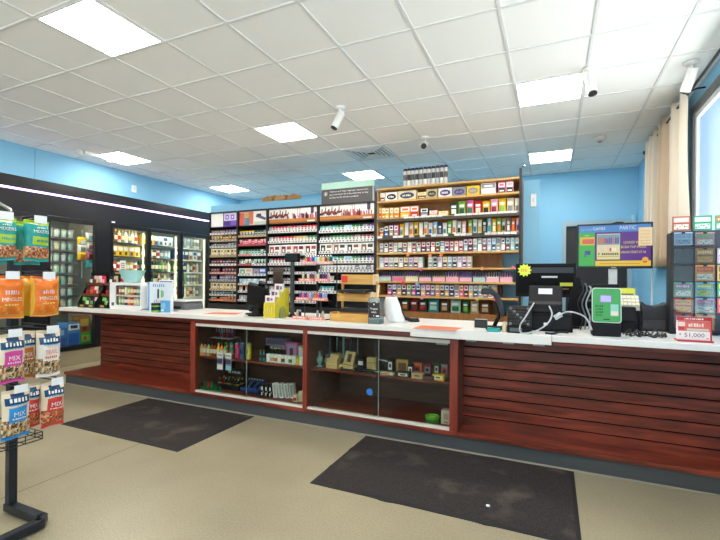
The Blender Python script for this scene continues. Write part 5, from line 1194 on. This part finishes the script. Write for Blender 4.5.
# black curved printers at right
def saddle(x, yy, w, lab):
    t = thing('slip_printer', lab, 'slip printer', (x, yy, T))
    pts = [(-w, 0), (w, 0), (w*.98, .05), (w*.82, .10), (w*.86, .15), (w, .20), (w*.92, .235), (w*.6, .215), (0, .20), (-w*.6, .215), (-w*.92, .24), (-w*1.02, .20), (-w*.88, .15), (-w*.84, .10), (-w*.98, .05)]
    MB().prism(pts, 0, .16, M('#2c2c2e', .35), smooth=False).build('shell', t, bevel=.008); MB().box(-w*.8, -.003, .098, w*.8, -.0005, .104, BLACK).build('seam', t)
    MB().box(-w*.8, -.006, .02, w*.8, -.0005, .09, M('#3a3b3d', .3)).build('paper_door', t)
saddle(wx(651, 4.10, 330)+.022, 4.10, .096, 'black waisted slip printer with flared top, right of the lottery terminal')
t = thing('speaker_box', 'low black sloped box between the green checker and the slip printer', 'box', (wx(628, 3.90, 330), 3.86, T)); MB().prism([(0, 0), (.14, 0), (.14, .20), (.06, .20), (0, .10)], -.055, .055, K2, 'X').build('case', t, bevel=.006); MB().rect(-.04, .02, .04, .08, -.0008, K3).build('grille', t)
t = MB().box(-.06, 0, 0, .06, .10, .15, K3).build('black_box', loc=(wx(666, 4.20, 330), 4.29, T), bevel=.008); tag(t, 'low black box against the lottery ticket rack', 'box')
# cables
def cable(pts, r, mat, lab):
    P = [Vector(p) for p in pts]; out = []
    for i in range(len(P)-1):
        p0, p1, p2, p3 = P[max(i-1, 0)], P[i], P[i+1], P[min(i+2, len(P)-1)]
        for k in range(6):
            f = k/6; out.append(.5*((2*p1)+(p2-p0)*f+(2*p0-5*p1+4*p2-p3)*f*f+(3*p1-p0-3*p2+p3)*f**3))
    out.append(P[-1]); 
    t = MB().tube(out, r, mat, 6).build('cable'); tag(t, lab, 'cable', 'cables on the counter'); return t
GC = M('#b9bcc0', .4); q = random.Random(5)
def tangle(x0, x1, y, n, z=.006):
    return [(x0+(x1-x0)*i/n+.012*q.uniform(-1, 1), y+q.uniform(-.03, .03), T+z+q.uniform(0, .045)*(i % 2)) for i in range(n+1)]
for k in range(4): cable(tangle(wx(624, 3.62+.04*k, 336)+.01, wx(668, 3.62+.04*k, 336), 3.64+.045*k, 12), .005, [BLACK, M('#2b2b2e'), BLACK, M('#4a4c50')][k], '%s loop of tangled cable on the counter right of the green checker' % ['front', 'second', 'third', 'back'][k])
def P_(u, v, Y): return at(u, v, Y)
cable([P_(534, 303, 3.58), P_(526, 316, 3.45), P_(520, 326, 3.435), P_(522, 333, 3.435), P_(536, 331, 3.44), P_(548, 323, 3.52), P_(552, 314, 3.58), P_(549, 306, 3.62)], .006, GC, 'grey cable looping from the printer around the keyboard front')
cable([P_(545, 333, 3.50), P_(553, 333.5, 3.50), P_(560, 332, 3.56), P_(568, 332.5, 3.60)], .008, BLACK, 'short black cable lying before the till base')
cable([P_(556, 317, 3.55), P_(566, 312, 3.56), P_(576, 313, 3.56), P_(586, 318, 3.56), P_(592, 330, 3.54)], .006, GC, 'pale grey cable running from the connector to the green checker')
t = MB().box(-.03, -.012, -.02, .03, .012, .02, GC).build('cable_plug', loc=P_(558, 316, 3.60), bevel=.006); t.rotation_euler = (0, -.6, 0); tag(t, 'pale grey cable plug hanging on the front of the till base', 'plug')
for k, (u, yy) in enumerate(((580, 3.95), (584, 3.98), (588, 4.0))):
    cable([P_(u, 332, yy), P_(u+2, 318, yy+.02), P_(u-2, 304, yy+.03), P_(u+3, 290, yy+.04), P_(u+1, 280+3*k, yy+.05)], .006, [BLACK, M('#6a6c70'), GC][k], '%s cable hanging down between the monitor and the green checker' % ['black', 'dark grey', 'pale grey'][k])
t = thing('cable_tower', 'dark upright equipment rack of plugs between the monitor and the television', 'equipment rack', (wx(587, 4.22, 320), 4.25, T))
MB().box(-.09, 0, 0, .09, .12, .36, K2).build('case', t, bevel=.006); 
for i in range(4): MB().box(-.06, -.012, .05+.08*i, -.02, -.0005, .09+.08*i, K3).build('plug', t); MB().box(.01, -.008, .06+.08*i, .05, -.0005, .08+.08*i, M('#5a5d62')).build('socket', t)
# television on its stand
yy = 4.70; zb = 1.512-T; zt = 1.945-T; xa, xb = .222, .849; cx = (xa+xb)/2; w = (xb-xa)/2
t = thing('lottery_television', 'wide black television showing a purple and green lottery advert above the counter', 'television', (cx, yy, .0))
o = MB().box(-.09, .0, 0, .09, .16, .99, K2); o = o.build('floor_stand', t); MB().box(-.035, .05, .99, .035, .09, 1.6, M('#dfe1e0', .4)).build('stand_neck', t)
c = MB(); c.box(-w, 0, T+zb, w, .05, T+zt, M('#131315', .35)); c = c.build('casing', t, bevel=.004)
sc = MB(); sx0, sx1, sz0, sz1 = -w+.016, w-.016, T+zb+.024, T+zt-.018
EC = {}
def E_(h, e=.55):
    if h not in EC:
        m = bpy.data.materials.new('screen_'+h[1:]); m.use_nodes = True; b = m.node_tree.nodes['Principled BSDF']
        b.inputs['Base Color'].default_value = (.01, .01, .01, 1); b.inputs['Roughness'].default_value = .3
        n = m.node_tree.nodes.new('ShaderNodeRGB'); n.outputs[0].default_value = lin(h); m.node_tree.links.new(n.outputs[0], b.inputs['Emission Color'])
        b.inputs['Emission Strength'].default_value = .58; EC[h] = m
    return EC[h]
def SR(u0, v0, u1, v1, m, k): sc.rect(sx0+(sx1-sx0)*u0, sz1-(sz1-sz0)*v1, sx0+(sx1-sx0)*u1, sz1-(sz1-sz0)*v0, -.0008-.0004*k, m)
def ST(s, u, v, h, m, ww): sc.text(s, sx0+(sx1-sx0)*u, sz1-(sz1-sz0)*v, -.0040, h*(sz1-sz0), m, ww*(sx1-sx0))
PUR = E_('#5b2a86', .42); SR(0, 0, 1, 1, PUR, 0); SR(0, 0, 1, .17, E_('#4a86c8', .45), 1); SR(0, .17, .23, 1, E_('#3fb04a', .45), 2); SR(.02, .28, .23, .48, E_('#e2b83a', .5), 3); SR(.05, .33, .22, .45, E_('#d06a52', .5), 4)
SR(.09, .62, .17, .72, E_('#3a4a8a', .4), 3); SR(.08, .66, .11, .78, E_('#3f6f9a', .4), 4); SR(.24, .87, 1, 1, E_('#e6c23a', .5), 2)
SR(.25, .20, .595, .86, E_('#2a1a3c', .3), 2); SR(.26, .21, .585, .84, E_('#dcd6a4', .5), 3); SR(.265, .23, .58, .48, E_('#7a9ab4', .45), 4)
rq = random.Random(3)
for i in range(10): SR(.275+.03*i, .30+.03*rq.random(), .298+.03*i, .45, E_(rq.choice(['#b04a5a', '#5a5a9a', '#4a7a9a', '#8a4a8a', '#c07a3a']), .45), 5)
for i in range(9): SR(.275+.033*i, .52+.05*rq.random(), .30+.033*i, .64, E_(rq.choice(['#e8c0c0', '#e0a05a', '#c04a3a', '#f0e8d0', '#e8d8a0']), .5), 5)
SR(.28, .68, .30, .72, E_('#303030', .3), 5)
for i in range(8): SR(.33+.03*i, .68, .352+.03*i, .73, E_('#5a4a3a', .3), 5)
SR(.27, .75, .575, .78, E_('#c8b84a', .5), 5)
YT = E_('#e6d86a', .5); WT = E_('#dfe6f0', .6)
ST('PLAY MORE', .11, .10, .07, E_('#8fb4e6', .5), .16); ST('GAMES', .29, .08, .07, WT, .18); ST('PARTIC', .69, .075, .09, WT, .22)
ST('LOADED WITH', .765, .43, .06, YT, .26); ST('$5,000 TOP PRIZES', .765, .545, .065, YT, .34); ST('DRAWS START AT 4A', .765, .665, .06, YT, .34); ST('play', .115, .245, .04, WT, .06)
sc.rect(sx0+(sx1-sx0)*.30, sz0+(sz1-sz0)*.05, sx0+(sx1-sx0)*.86, sz0+(sz1-sz0)*.065, -.0036, E_('#a88a2a', .4))
pts = [(sx0+(sx1-sx0)*.925+.026*math.cos(a), -.0044, sz0+(sz1-sz0)*.15+.026*math.sin(a)) for a in [2*PI*i/12 for i in range(12)]]; sc.poly(pts, E_('#e6b04a', .5)); sc.box(pts[0][0]-.045, -.0046, sz0+.03, pts[0][0]-.012, -.0041, sz0+.046, E_('#e04a3a', .5))
sc.build('screen', c)
MB().box(-.02, -.0006, T+zb+.006, .02, -.0001, T+zb+.014, M('#a9abae')).build('brand_mark', c)
t = MB().box(-.055, -.001, -.085, .055, 0, .085, M('#d9bd93', .8)); 
for i in range(5): t.rect(-.04, .05-.03*i, .035, .056-.03*i, -.0014, M('#c3a377', .8))
t = t.build('paper_sheet', loc=(.789, 4.698, 1.81)); tag(t, 'tan sheet of paper taped to the upper right corner of the television', 'paper')
# lottery ticket rack, clear acrylic with a dark side rail
RYL = 4.00
xa, xb = wx(669.5, RYL, 280), 1.225; z_b = T; z_t = at(690, 230, RYL)[2]
t = thing('ticket_rack', 'clear acrylic lottery ticket rack with black side rail at the counter right end', 'ticket rack', ((xa+xb)/2, RYL, T)); w = (xb-xa)/2
MB().box(-w, -.02, 0, -w+.022, .10, z_t-T-.02, BLACK).build('side_rail', t); MB().box(-w+.022, .06, 0, w, .066, z_t-T, M('#3d434b', .3)).build('back_sheet', t); MB().box(-w+.022, -.02, 0, w, .06, .012, ACRYL).build('base', t)
cols_u = [(673.5, 693), (695, 715), (717, 737)]
rows_v = [(214, 230.5), (231.5, 246), (247.5, 264), (264.5, 281.5), (282, 297.5), (298, 313.5), (314, 330)]
for c_ in range(3):
    for r in range(1, 7):
        a = at(cols_u[c_][0]-.6, rows_v[r][1], RYL); b = at(cols_u[c_][1]+.6, rows_v[r][0], RYL)
        if b[0] > xb: continue
        o = MB(); x0 = a[0]-(xa+xb)/2; x1 = b[0]-(xa+xb)/2; z0 = max(.013, a[2]-T); z1 = b[2]-T
        o.box(x0, -.004, z0, x1, -.0015, z1-.012, ACRYL).box(x0, -.004, z0, x1, .06, z0+.003, ACRYL); o = o.build('ticket_pocket', t)
        MB().box((x0+x1)/2-.012, -.007, z1-.014, (x0+x1)/2+.012, -.0042, z1-.004, BLACK).build('clip', o)
TK = {(0, 0): ('#b35a44', '#e6c9bd', 'brick red'), (1, 0): ('#2f9a72', '#d9efe0', 'green'), (2, 0): ('#3aa07a', '#e0783a', 'green and orange'), (0, 1): ('#a9c3dd', '#8fa9c6', 'pale blue'), (1, 1): ('#c98aa0', '#7fbf6a', 'pink and green'),
      (1, 2): ('#8a5a34', '#d8a03a', 'brown and gold'), (1, 3): ('#f0952f', '#d8432f', 'orange'), (0, 4): ('#5fae8e', '#b06aa8', 'mint and purple'), (1, 4): ('#4fa8dc', '#b8d84a', 'sky blue and lime'), (2, 4): ('#3aa07a', '#d8e04a', 'green and yellow'),
      (0, 5): ('#d8332c', '#f0b03a', 'red'), (1, 5): ('#8fb8c8', '#d06a9a', 'grey blue and pink'), (2, 5): ('#d85a8a', '#f0d04a', 'pink'), (0, 6): ('#b84a6a', '#8fc8b0', 'rose'), (1, 6): ('#e0a070', '#e8c8a0', 'peach'), (2, 2): ('#b9a9c4', '#e6dce8', 'lilac'), (2, 3): ('#c8b070', '#8a3a3a', 'tan')}
for (c_, r), (h1, h2, nm) in TK.items():
    a = at(cols_u[c_][0]+.4, rows_v[r][1]-.5, RYL+.005); b = at(cols_u[c_][1]-.4, rows_v[r][0]+.5, RYL+.005)
    if b[0] > xb+.03: continue
    ww, hh_ = b[0]-a[0], b[2]-max(a[2], T+.02)
    mb = MB(); mb.box(-ww/2, 0, 0, ww/2, .002, hh_, M(h1, .4)); mb.rect(-ww*.42, hh_*.58, ww*.42, hh_*.9, -.0006, M(h2, .4)); mb.rect(-ww*.4, hh_*.1, ww*.4, hh_*.45, -.0006, M(h2 if (r+c_) % 2 else '#e9e4da', .4))
    mb.scribble(0, hh_*.74, -.001, ww*.7, hh_*.14, M(h1, .4) if (r % 2) else WHITE, 6, r*3+c_)
    qq = random.Random(r*5+c_)
    for i in range(6): 
        xx = -ww*.38+ww*.13*i; zz = hh_*qq.uniform(.12, .36); mb.rect(xx, zz, xx+ww*.09, zz+hh_*.08, -.0011, M(qq.choice([h1, '#3f5a8a', '#d8b03a', '#5a9a5a', '#c04a5a']), .4))
    o = mb.build('lottery_ticket', loc=((a[0]+b[0])/2, RYL+.006 if r else RYL+.058, max(a[2], T+.02) if r else z_t+.001))
    tag(o, '%s lottery ticket in the %s row of the acrylic rack, %s column' % (nm, ROW[r], ['left', 'middle', 'right'][c_]), 'lottery ticket', 'lottery tickets in the rack')
# jackpot sign
a = at(676, 338, 3.57); b = at(711, 338, 3.57); cx = (a[0]+b[0])/2; w = (b[0]-a[0])/2
RED = M('#b8242e', .4)
t = thing('jackpot_sign', 'red and white jackpot sign on a red easel base with handwritten amount', 'sign', (cx, 3.55, T), 0)
MB().box(-w*1.04, -.03, 0, w*1.04, .07, .010, RED).build('base', t, bevel=.002)
mb = MB(); mb.box(-w, .012, .010, w, .018, .165, M('#f0ecea', .4)); mb.box(-w, .006, .140, w, .0118, .165, RED); mb.box(w-.006, .0, .010, w, .012, .165, RED); mb.build('panel', t)
mb = MB(); mb.rect(-w*.92, .068, w*.92, .138, .0114, M('#d9685c', .4)); mb.rect(-w*.9, .10, -w*.5, .13, .0108, M('#e8c8c0')); mb.rect(-w*.85, .075, -w*.55, .095, .0108, M('#c03a3a')); mb.scribble(w*.15, .11, .0108, w*.9, .024, M('#f0d8d0'), 6, 2); mb.rect(-w*.4, .072, w*.85, .086, .0106, M('#c8d0c0'))
mb.scribble(0, .152, .0052, w*1.1, .010, WHITE, 10, 4)
mb.text('51,000', -w*.08+w*.12, .040, .0110, .032, M('#2a2a2c'), w*1.15); mb.text('$', -w*.78, .045, .0110, .016, M('#2a2a2c')); mb.scribble(w*.78, .022, .0110, w*.15, .008, M('#8a4a4a'), 3, 1)
mb.build('print', t)

# ================================================== SNACK RACK, foreground
GUN = M('#2f3338', .4, .5); WIR = M('#3a3d42', .35, .6)
PX, PY = -2.905, 1.455
t = thing('snack_rack', 'dark grey metal snack rack with hanging hooks in the left foreground', 'snack rack', (PX, PY, 0))
MB().box(-.022, -.022, .05, .022, .022, 1.72, GUN).build('pole', t, bevel=.003)
MB().box(-.022, -1.05, .05, .022, -1.006, 1.72, GUN).build('pole', t, bevel=.003)
ft = MB()
def flat(ft, pts, wd, h):
    for p, q_ in zip(pts, pts[1:]):
        p = Vector(p); q_ = Vector(q_); d = (q_-p).normalized(); s = Vector((-d.y, d.x, 0))*wd
        e = d*wd*.5
        ft.add([p-e-s, q_+e-s, q_+e+s, p-e+s]+[Vector((0, 0, h))+k for k in (p-e-s, q_+e-s, q_+e+s, p-e+s)], [(3, 2, 1, 0), (4, 5, 6, 7), (0, 1, 5, 4), (1, 2, 6, 5), (2, 3, 7, 6), (3, 0, 4, 7)], GUN)
flat(ft, [(-.02, 0, .012), (.30, -.0, .012), (.335, -.03, .012), (.335, -.25, .012), (.30, -1.03, .012), (-.02, -1.03, .012)], .026, .045)
ft.build('foot_frame', t, bevel=.004)
MB().tube([(0, 0, 1.70), (.0, -.02, 1.79), (0, -.10, 1.83), (0, -.5, 1.85), (0, -.9, 1.83), (0, -1.03, 1.70)], .011, CHROME, 8).build('top_arch', t)
TIERZ = [1.712, 1.403, 1.098, .798]
HY = [[1.262, 1.424], [1.292, 1.470], [1.306, 1.492], [1.335, 1.518]]
TAGW = M('#f2f3f4', .4)
for r, z in enumerate(TIERZ):
    MB().tube([(.024, .10, z), (.024, -1.08, z)], .006, WIR).build('cross_bar', t)
    MB().tube([(.024, .10, z-.22), (.024, -1.08, z-.22)], .004, WIR).build('cross_bar', t)
    for k, hy in enumerate(HY[r]+[HY[r][0]-.18, HY[r][0]-.36]):
        ly = hy-PY
        o = MB().tube([(.024, ly, z), (.29, ly, z+.004), (.305, ly, z+.02)], .004, WIR).tube([(.024, ly, z+.022), (.318, ly, z+.022), (.322, ly, z+.0)], .003, WIR).build('hook', t)
        lb = MB().box(.3235, ly-.032, z-.022, .3255, ly+.032, z+.02, TAGW).build('price_label', o)
# low wire basket rail at the bottom tier
bk = MB(); zb_ = .485
for zz in (0, .018, .040): bk.tube([(.02, 0, zb_+zz), (.30, .0, zb_+zz), (.30, -1.0, zb_+zz)], .003, WIR)
for i in range(12): bk.tube([(.30, -.0-.085*i, zb_), (.30, -.0-.085*i, zb_+.04)], .003, WIR)
for i in range(5): bk.tube([(.02+.07*i, 0, zb_), (.02+.07*i, 0, zb_+.04)], .003, WIR)
for i in range(12): bk.tube([(.02, -.085*i, zb_), (.30, -.085*i, zb_)], .0025, WIR)
bk.build('wire_basket', t)
t = carton(.28, .20, .22, M('#eceae6', .5), [(.0, .62, 1, 1, M('#e6b48a')), (.1, .1, .9, .4, WHITE)]).build('white_carton', loc=(-3.09, 1.28, .0), rz=PI/2); tag(t, 'white carton on the floor behind the pole of the snack rack', 'carton')
# the bags
TEAL = M('#1f9a94', .25, scale=30, bump=.5); LIME = M('#a8c832', .25, scale=30, bump=.5); NUT = [M('#a05a38', .35), M('#c98a5c', .35), M('#7a3a26', .35), M('#e0b48c', .35)]
ORG = M('#ee7a22', .25, scale=30, bump=.5); ORG2 = M('#f39a3c', .25, scale=30, bump=.5); YLW = M('#e8b838', .25, scale=30, bump=.5); PKT = M('#e86a6a', .35); CREAM = M('#ead8bc', .25, scale=30, bump=.5); NAVY = M('#1f4a6e', .25, scale=30, bump=.5); SKY = M('#2f8fd0', .3); MAG = M('#d8489a', .3); TOR = M('#e07a34', .3); RD = M('#d83a34', .3)
rb = random.Random(12)
GR = {}
def grain(u, v, pal, n=22):
    k = (int(u*n), int(v*n*1.4)); 
    if (k, id(pal)) not in GR: GR[(k, id(pal))] = rb.choice(pal)
    return GR[(k, id(pal))]
MIXP = [M('#8a5a3a', .35), M('#3a2a22', .35), M('#d8b88a', .35), M('#e8d8c0', .35), M('#a8784a', .35), M('#5a6a3a', .35), M('#c9a070', .35)]
REDP = [M('#b84a30', .35), M('#d8703a', .35), M('#8a3a24', .35), M('#e0a878', .35), M('#c85a3a', .35)]
def f_teal(u, v):
    if v > .90: return LIME
    if v < .07: return TEAL
    if v < .36: return grain(u, v, NUT)
    if u < .13: return TEAL
    if .40 < v < .60 and u > .22: return LIME
    return TEAL
def f_chip(u, v):
    if u > .90+.05*math.sin(9*v) or u < .06: return YLW
    if v < .10 or (v < .30 and (int(u*9)+int(v*11)) % 4 == 0): return ORG2
    return ORG
def f_chip_side(u, v): return YLW if (u+v*.4) < .7 else ORG
def mk_mix(main, band, pal):
    def f(u, v):
        if v > .93: return CREAM
        if v > .78 and .25 < u < .75: return NAVY
        if v > .70: return NAVY if .08 < u < .92 and (v < .86) else CREAM
        if .36 < v < .66 and .18 < u < .85: return band
        if v < .07: return band
        if v < .40: return grain(u, v, pal)
        return main
    return f
def bag(kind, r, hy, depth, w, h, lab, fn, txt, seed, tilt=0.0, wob=.22, t=.032):
    z = TIERZ[r]-h-.006
    mb = pillow(w, h, t, fn, 30, 40, wob, seed, .05)
    s = mb.surf
    for a in txt:
        if a[0] == 'T': mb.text(a[1], a[2]*w, a[3]*h, 0, a[4]*h, a[5], a[6]*w, fn=lambda x, zz: s(x, zz)-.002)
        else: mb.scribble(a[2]*w, a[3]*h, 0, a[6]*w, a[4]*h, a[5], a[1], seed, fn=lambda x, zz: s(x, zz)-.002)
    # punched header tab with the hook passing through
    o = mb.build('snack_bag', loc=(PX+depth, hy, z), rz=PI/2)
    tag(o, lab, 'snack bag', kind)
def teal_txt(): return [('T', 'MIXERS', .08, .73, .075, WHITE, .62), ('S', 5, .08, .82, .03, WHITE, .35), ('S', 7, .12, .50, .06, TEAL, .5)]
g = 'teal nut bags on the top tier'
bag(g, 0, 1.262, .285, .130, .225, 'teal and lime nut bag cut by the left photo edge, top tier', f_teal, teal_txt(), 1)
bag(g, 0, 1.424, .285, .130, .225, 'teal and lime nut bag on the right hook of the top tier', f_teal, teal_txt(), 2)
bag(g, 0, 1.424, .20, .130, .245, 'teal nut bag behind the front one on the right hook, top tier', f_teal, [], 3)
bag(g, 0, 1.262, .20, .130, .245, 'teal nut bag behind the front one at the left photo edge', f_teal, [], 4)
def chip_txt(): return [('S', 6, 0, .62, .10, M('#f6c8c0', .35), .42), ('T', 'MINGLES', 0, .46, .085, M('#f6f0e0', .35), .62), ('S', 5, 0, .33, .04, M('#f0d070'), .5)]
g = 'orange snack bags on the second tier'
bag(g, 1, 1.292, .285, .150, .225, 'orange snack bag at left on the second tier', f_chip, chip_txt(), 5, t=.04)
bag(g, 1, 1.470, .285, .150, .225, 'orange snack bag on the right hook of the second tier', f_chip, chip_txt(), 6, t=.04)
bag(g, 1, 1.448, .19, .155, .225, 'yellow-sided orange snack bag behind the right one on the second tier', f_chip_side, [], 7, t=.04)
def mix_txt(c): return [('S', 5, .02, .79, .08, WHITE, .62), ('S', 6, .02, .70, .03, SKY, .6), ('T', 'MIX', .02, .51, .09, WHITE, .42), ('S', 6, .02, .42, .03, WHITE, .5)]
g = 'trail mix bags on the third tier'
bag(g, 2, 1.306, .285, .130, .262, 'clear trail mix bag with pink band on the third tier', mk_mix(CREAM, MAG, MIXP), mix_txt(0), 8)
bag(g, 2, 1.40, .23, .105, .262, 'trail mix bag with brown-orange band between two others on the third tier', mk_mix(CREAM, M('#c8702a', .3), MIXP), mix_txt(0), 9)
bag(g, 2, 1.490, .285, .130, .265, 'trail mix bag with white and orange lettering on the right third-tier hook', mk_mix(M('#e6ddd0', .3), M('#efe6de', .3), MIXP), [('S', 5, .0, .79, .08, WHITE, .6), ('S', 6, 0, .70, .03, SKY, .6), ('T', 'TRAIL', 0, .54, .09, TOR, .55), ('S', 6, 0, .43, .05, TOR, .5)], 10)
g = 'trail mix bags on the lowest tier'
bag(g, 3, 1.330, .285, .135, .262, 'trail mix bag with bright blue band on the lowest tier', mk_mix(CREAM, SKY, MIXP), mix_txt(0), 11)
bag(g, 3, 1.430, .23, .10, .245, 'narrow red-banded nut bag between two others on the lowest tier', mk_mix(M('#e0c8b0', .3), RD, REDP), mix_txt(0), 12)
bag(g, 3, 1.516, .285, .125, .255, 'red-banded nut bag on the right hook of the lowest tier', mk_mix(CREAM, RD, REDP), mix_txt(0), 13)
# ================================================================== CAMERA, LIGHT
cam = bpy.data.cameras.new('camera'); co = bpy.data.objects.new('camera', cam); C.objects.link(co); S.camera = co
cam.sensor_width = 36; cam.sensor_fit = 'HORIZONTAL'; cam.lens = F/720*36; cam.shift_y = (CY-270)/720; cam.clip_start = .05
fw = Vector((-sn, cs, 0)); rt = Vector((cs, sn, 0)); up = Vector((0, 0, 1))
X_ = rt*cr-up*sr; Y_ = rt*sr+up*cr; Z_ = -fw
co.matrix_world = Matrix(((X_.x, Y_.x, Z_.x, 0), (X_.y, Y_.y, Z_.y, 0), (X_.z, Y_.z, Z_.z, CAMZ), (0, 0, 0, 1)))
w = bpy.data.worlds.new('daylight'); S.world = w; w.use_nodes = True
nt = w.node_tree; bg = nt.nodes['Background']
tc = nt.nodes.new('ShaderNodeTexCoord'); sp = nt.nodes.new('ShaderNodeSeparateXYZ'); rp = nt.nodes.new('ShaderNodeValToRGB')
nt.links.new(tc.outputs['Generated'], sp.inputs[0])
mp = nt.nodes.new('ShaderNodeMapRange'); mp.inputs['From Min'].default_value = -1; mp.inputs['From Max'].default_value = 1
nt.links.new(sp.outputs[2], mp.inputs['Value']); nt.links.new(mp.outputs['Result'], rp.inputs['Fac'])
e = rp.color_ramp.elements; e[0].position = .0; e[0].color = (GROUND_GLOW, GROUND_GLOW*.97, GROUND_GLOW*.92, 1); e[1].position = 1; e[1].color = lin('#5f9be8')  # lower half made brighter than the sky, added to light the ceiling
q = e.new(.47); q.color = (GROUND_GLOW, GROUND_GLOW*.97, GROUND_GLOW*.92, 1)
for ps, cc in ((.50, '#eef5fb'), (.60, '#c4e0fb'), (.75, '#9cc8f8')):
    q = e.new(ps); q.color = lin(cc)
nt.links.new(rp.outputs['Color'], bg.inputs['Color']); bg.inputs['Strength'].default_value = WORLD
S.view_settings.view_transform = 'Standard'; S.view_settings.look = 'None'; S.view_settings.gamma = 1; S.view_settings.use_curve_mapping = False
S.view_settings.exposure = EXPOSURE
S.cycles.transparent_max_bounces = 24
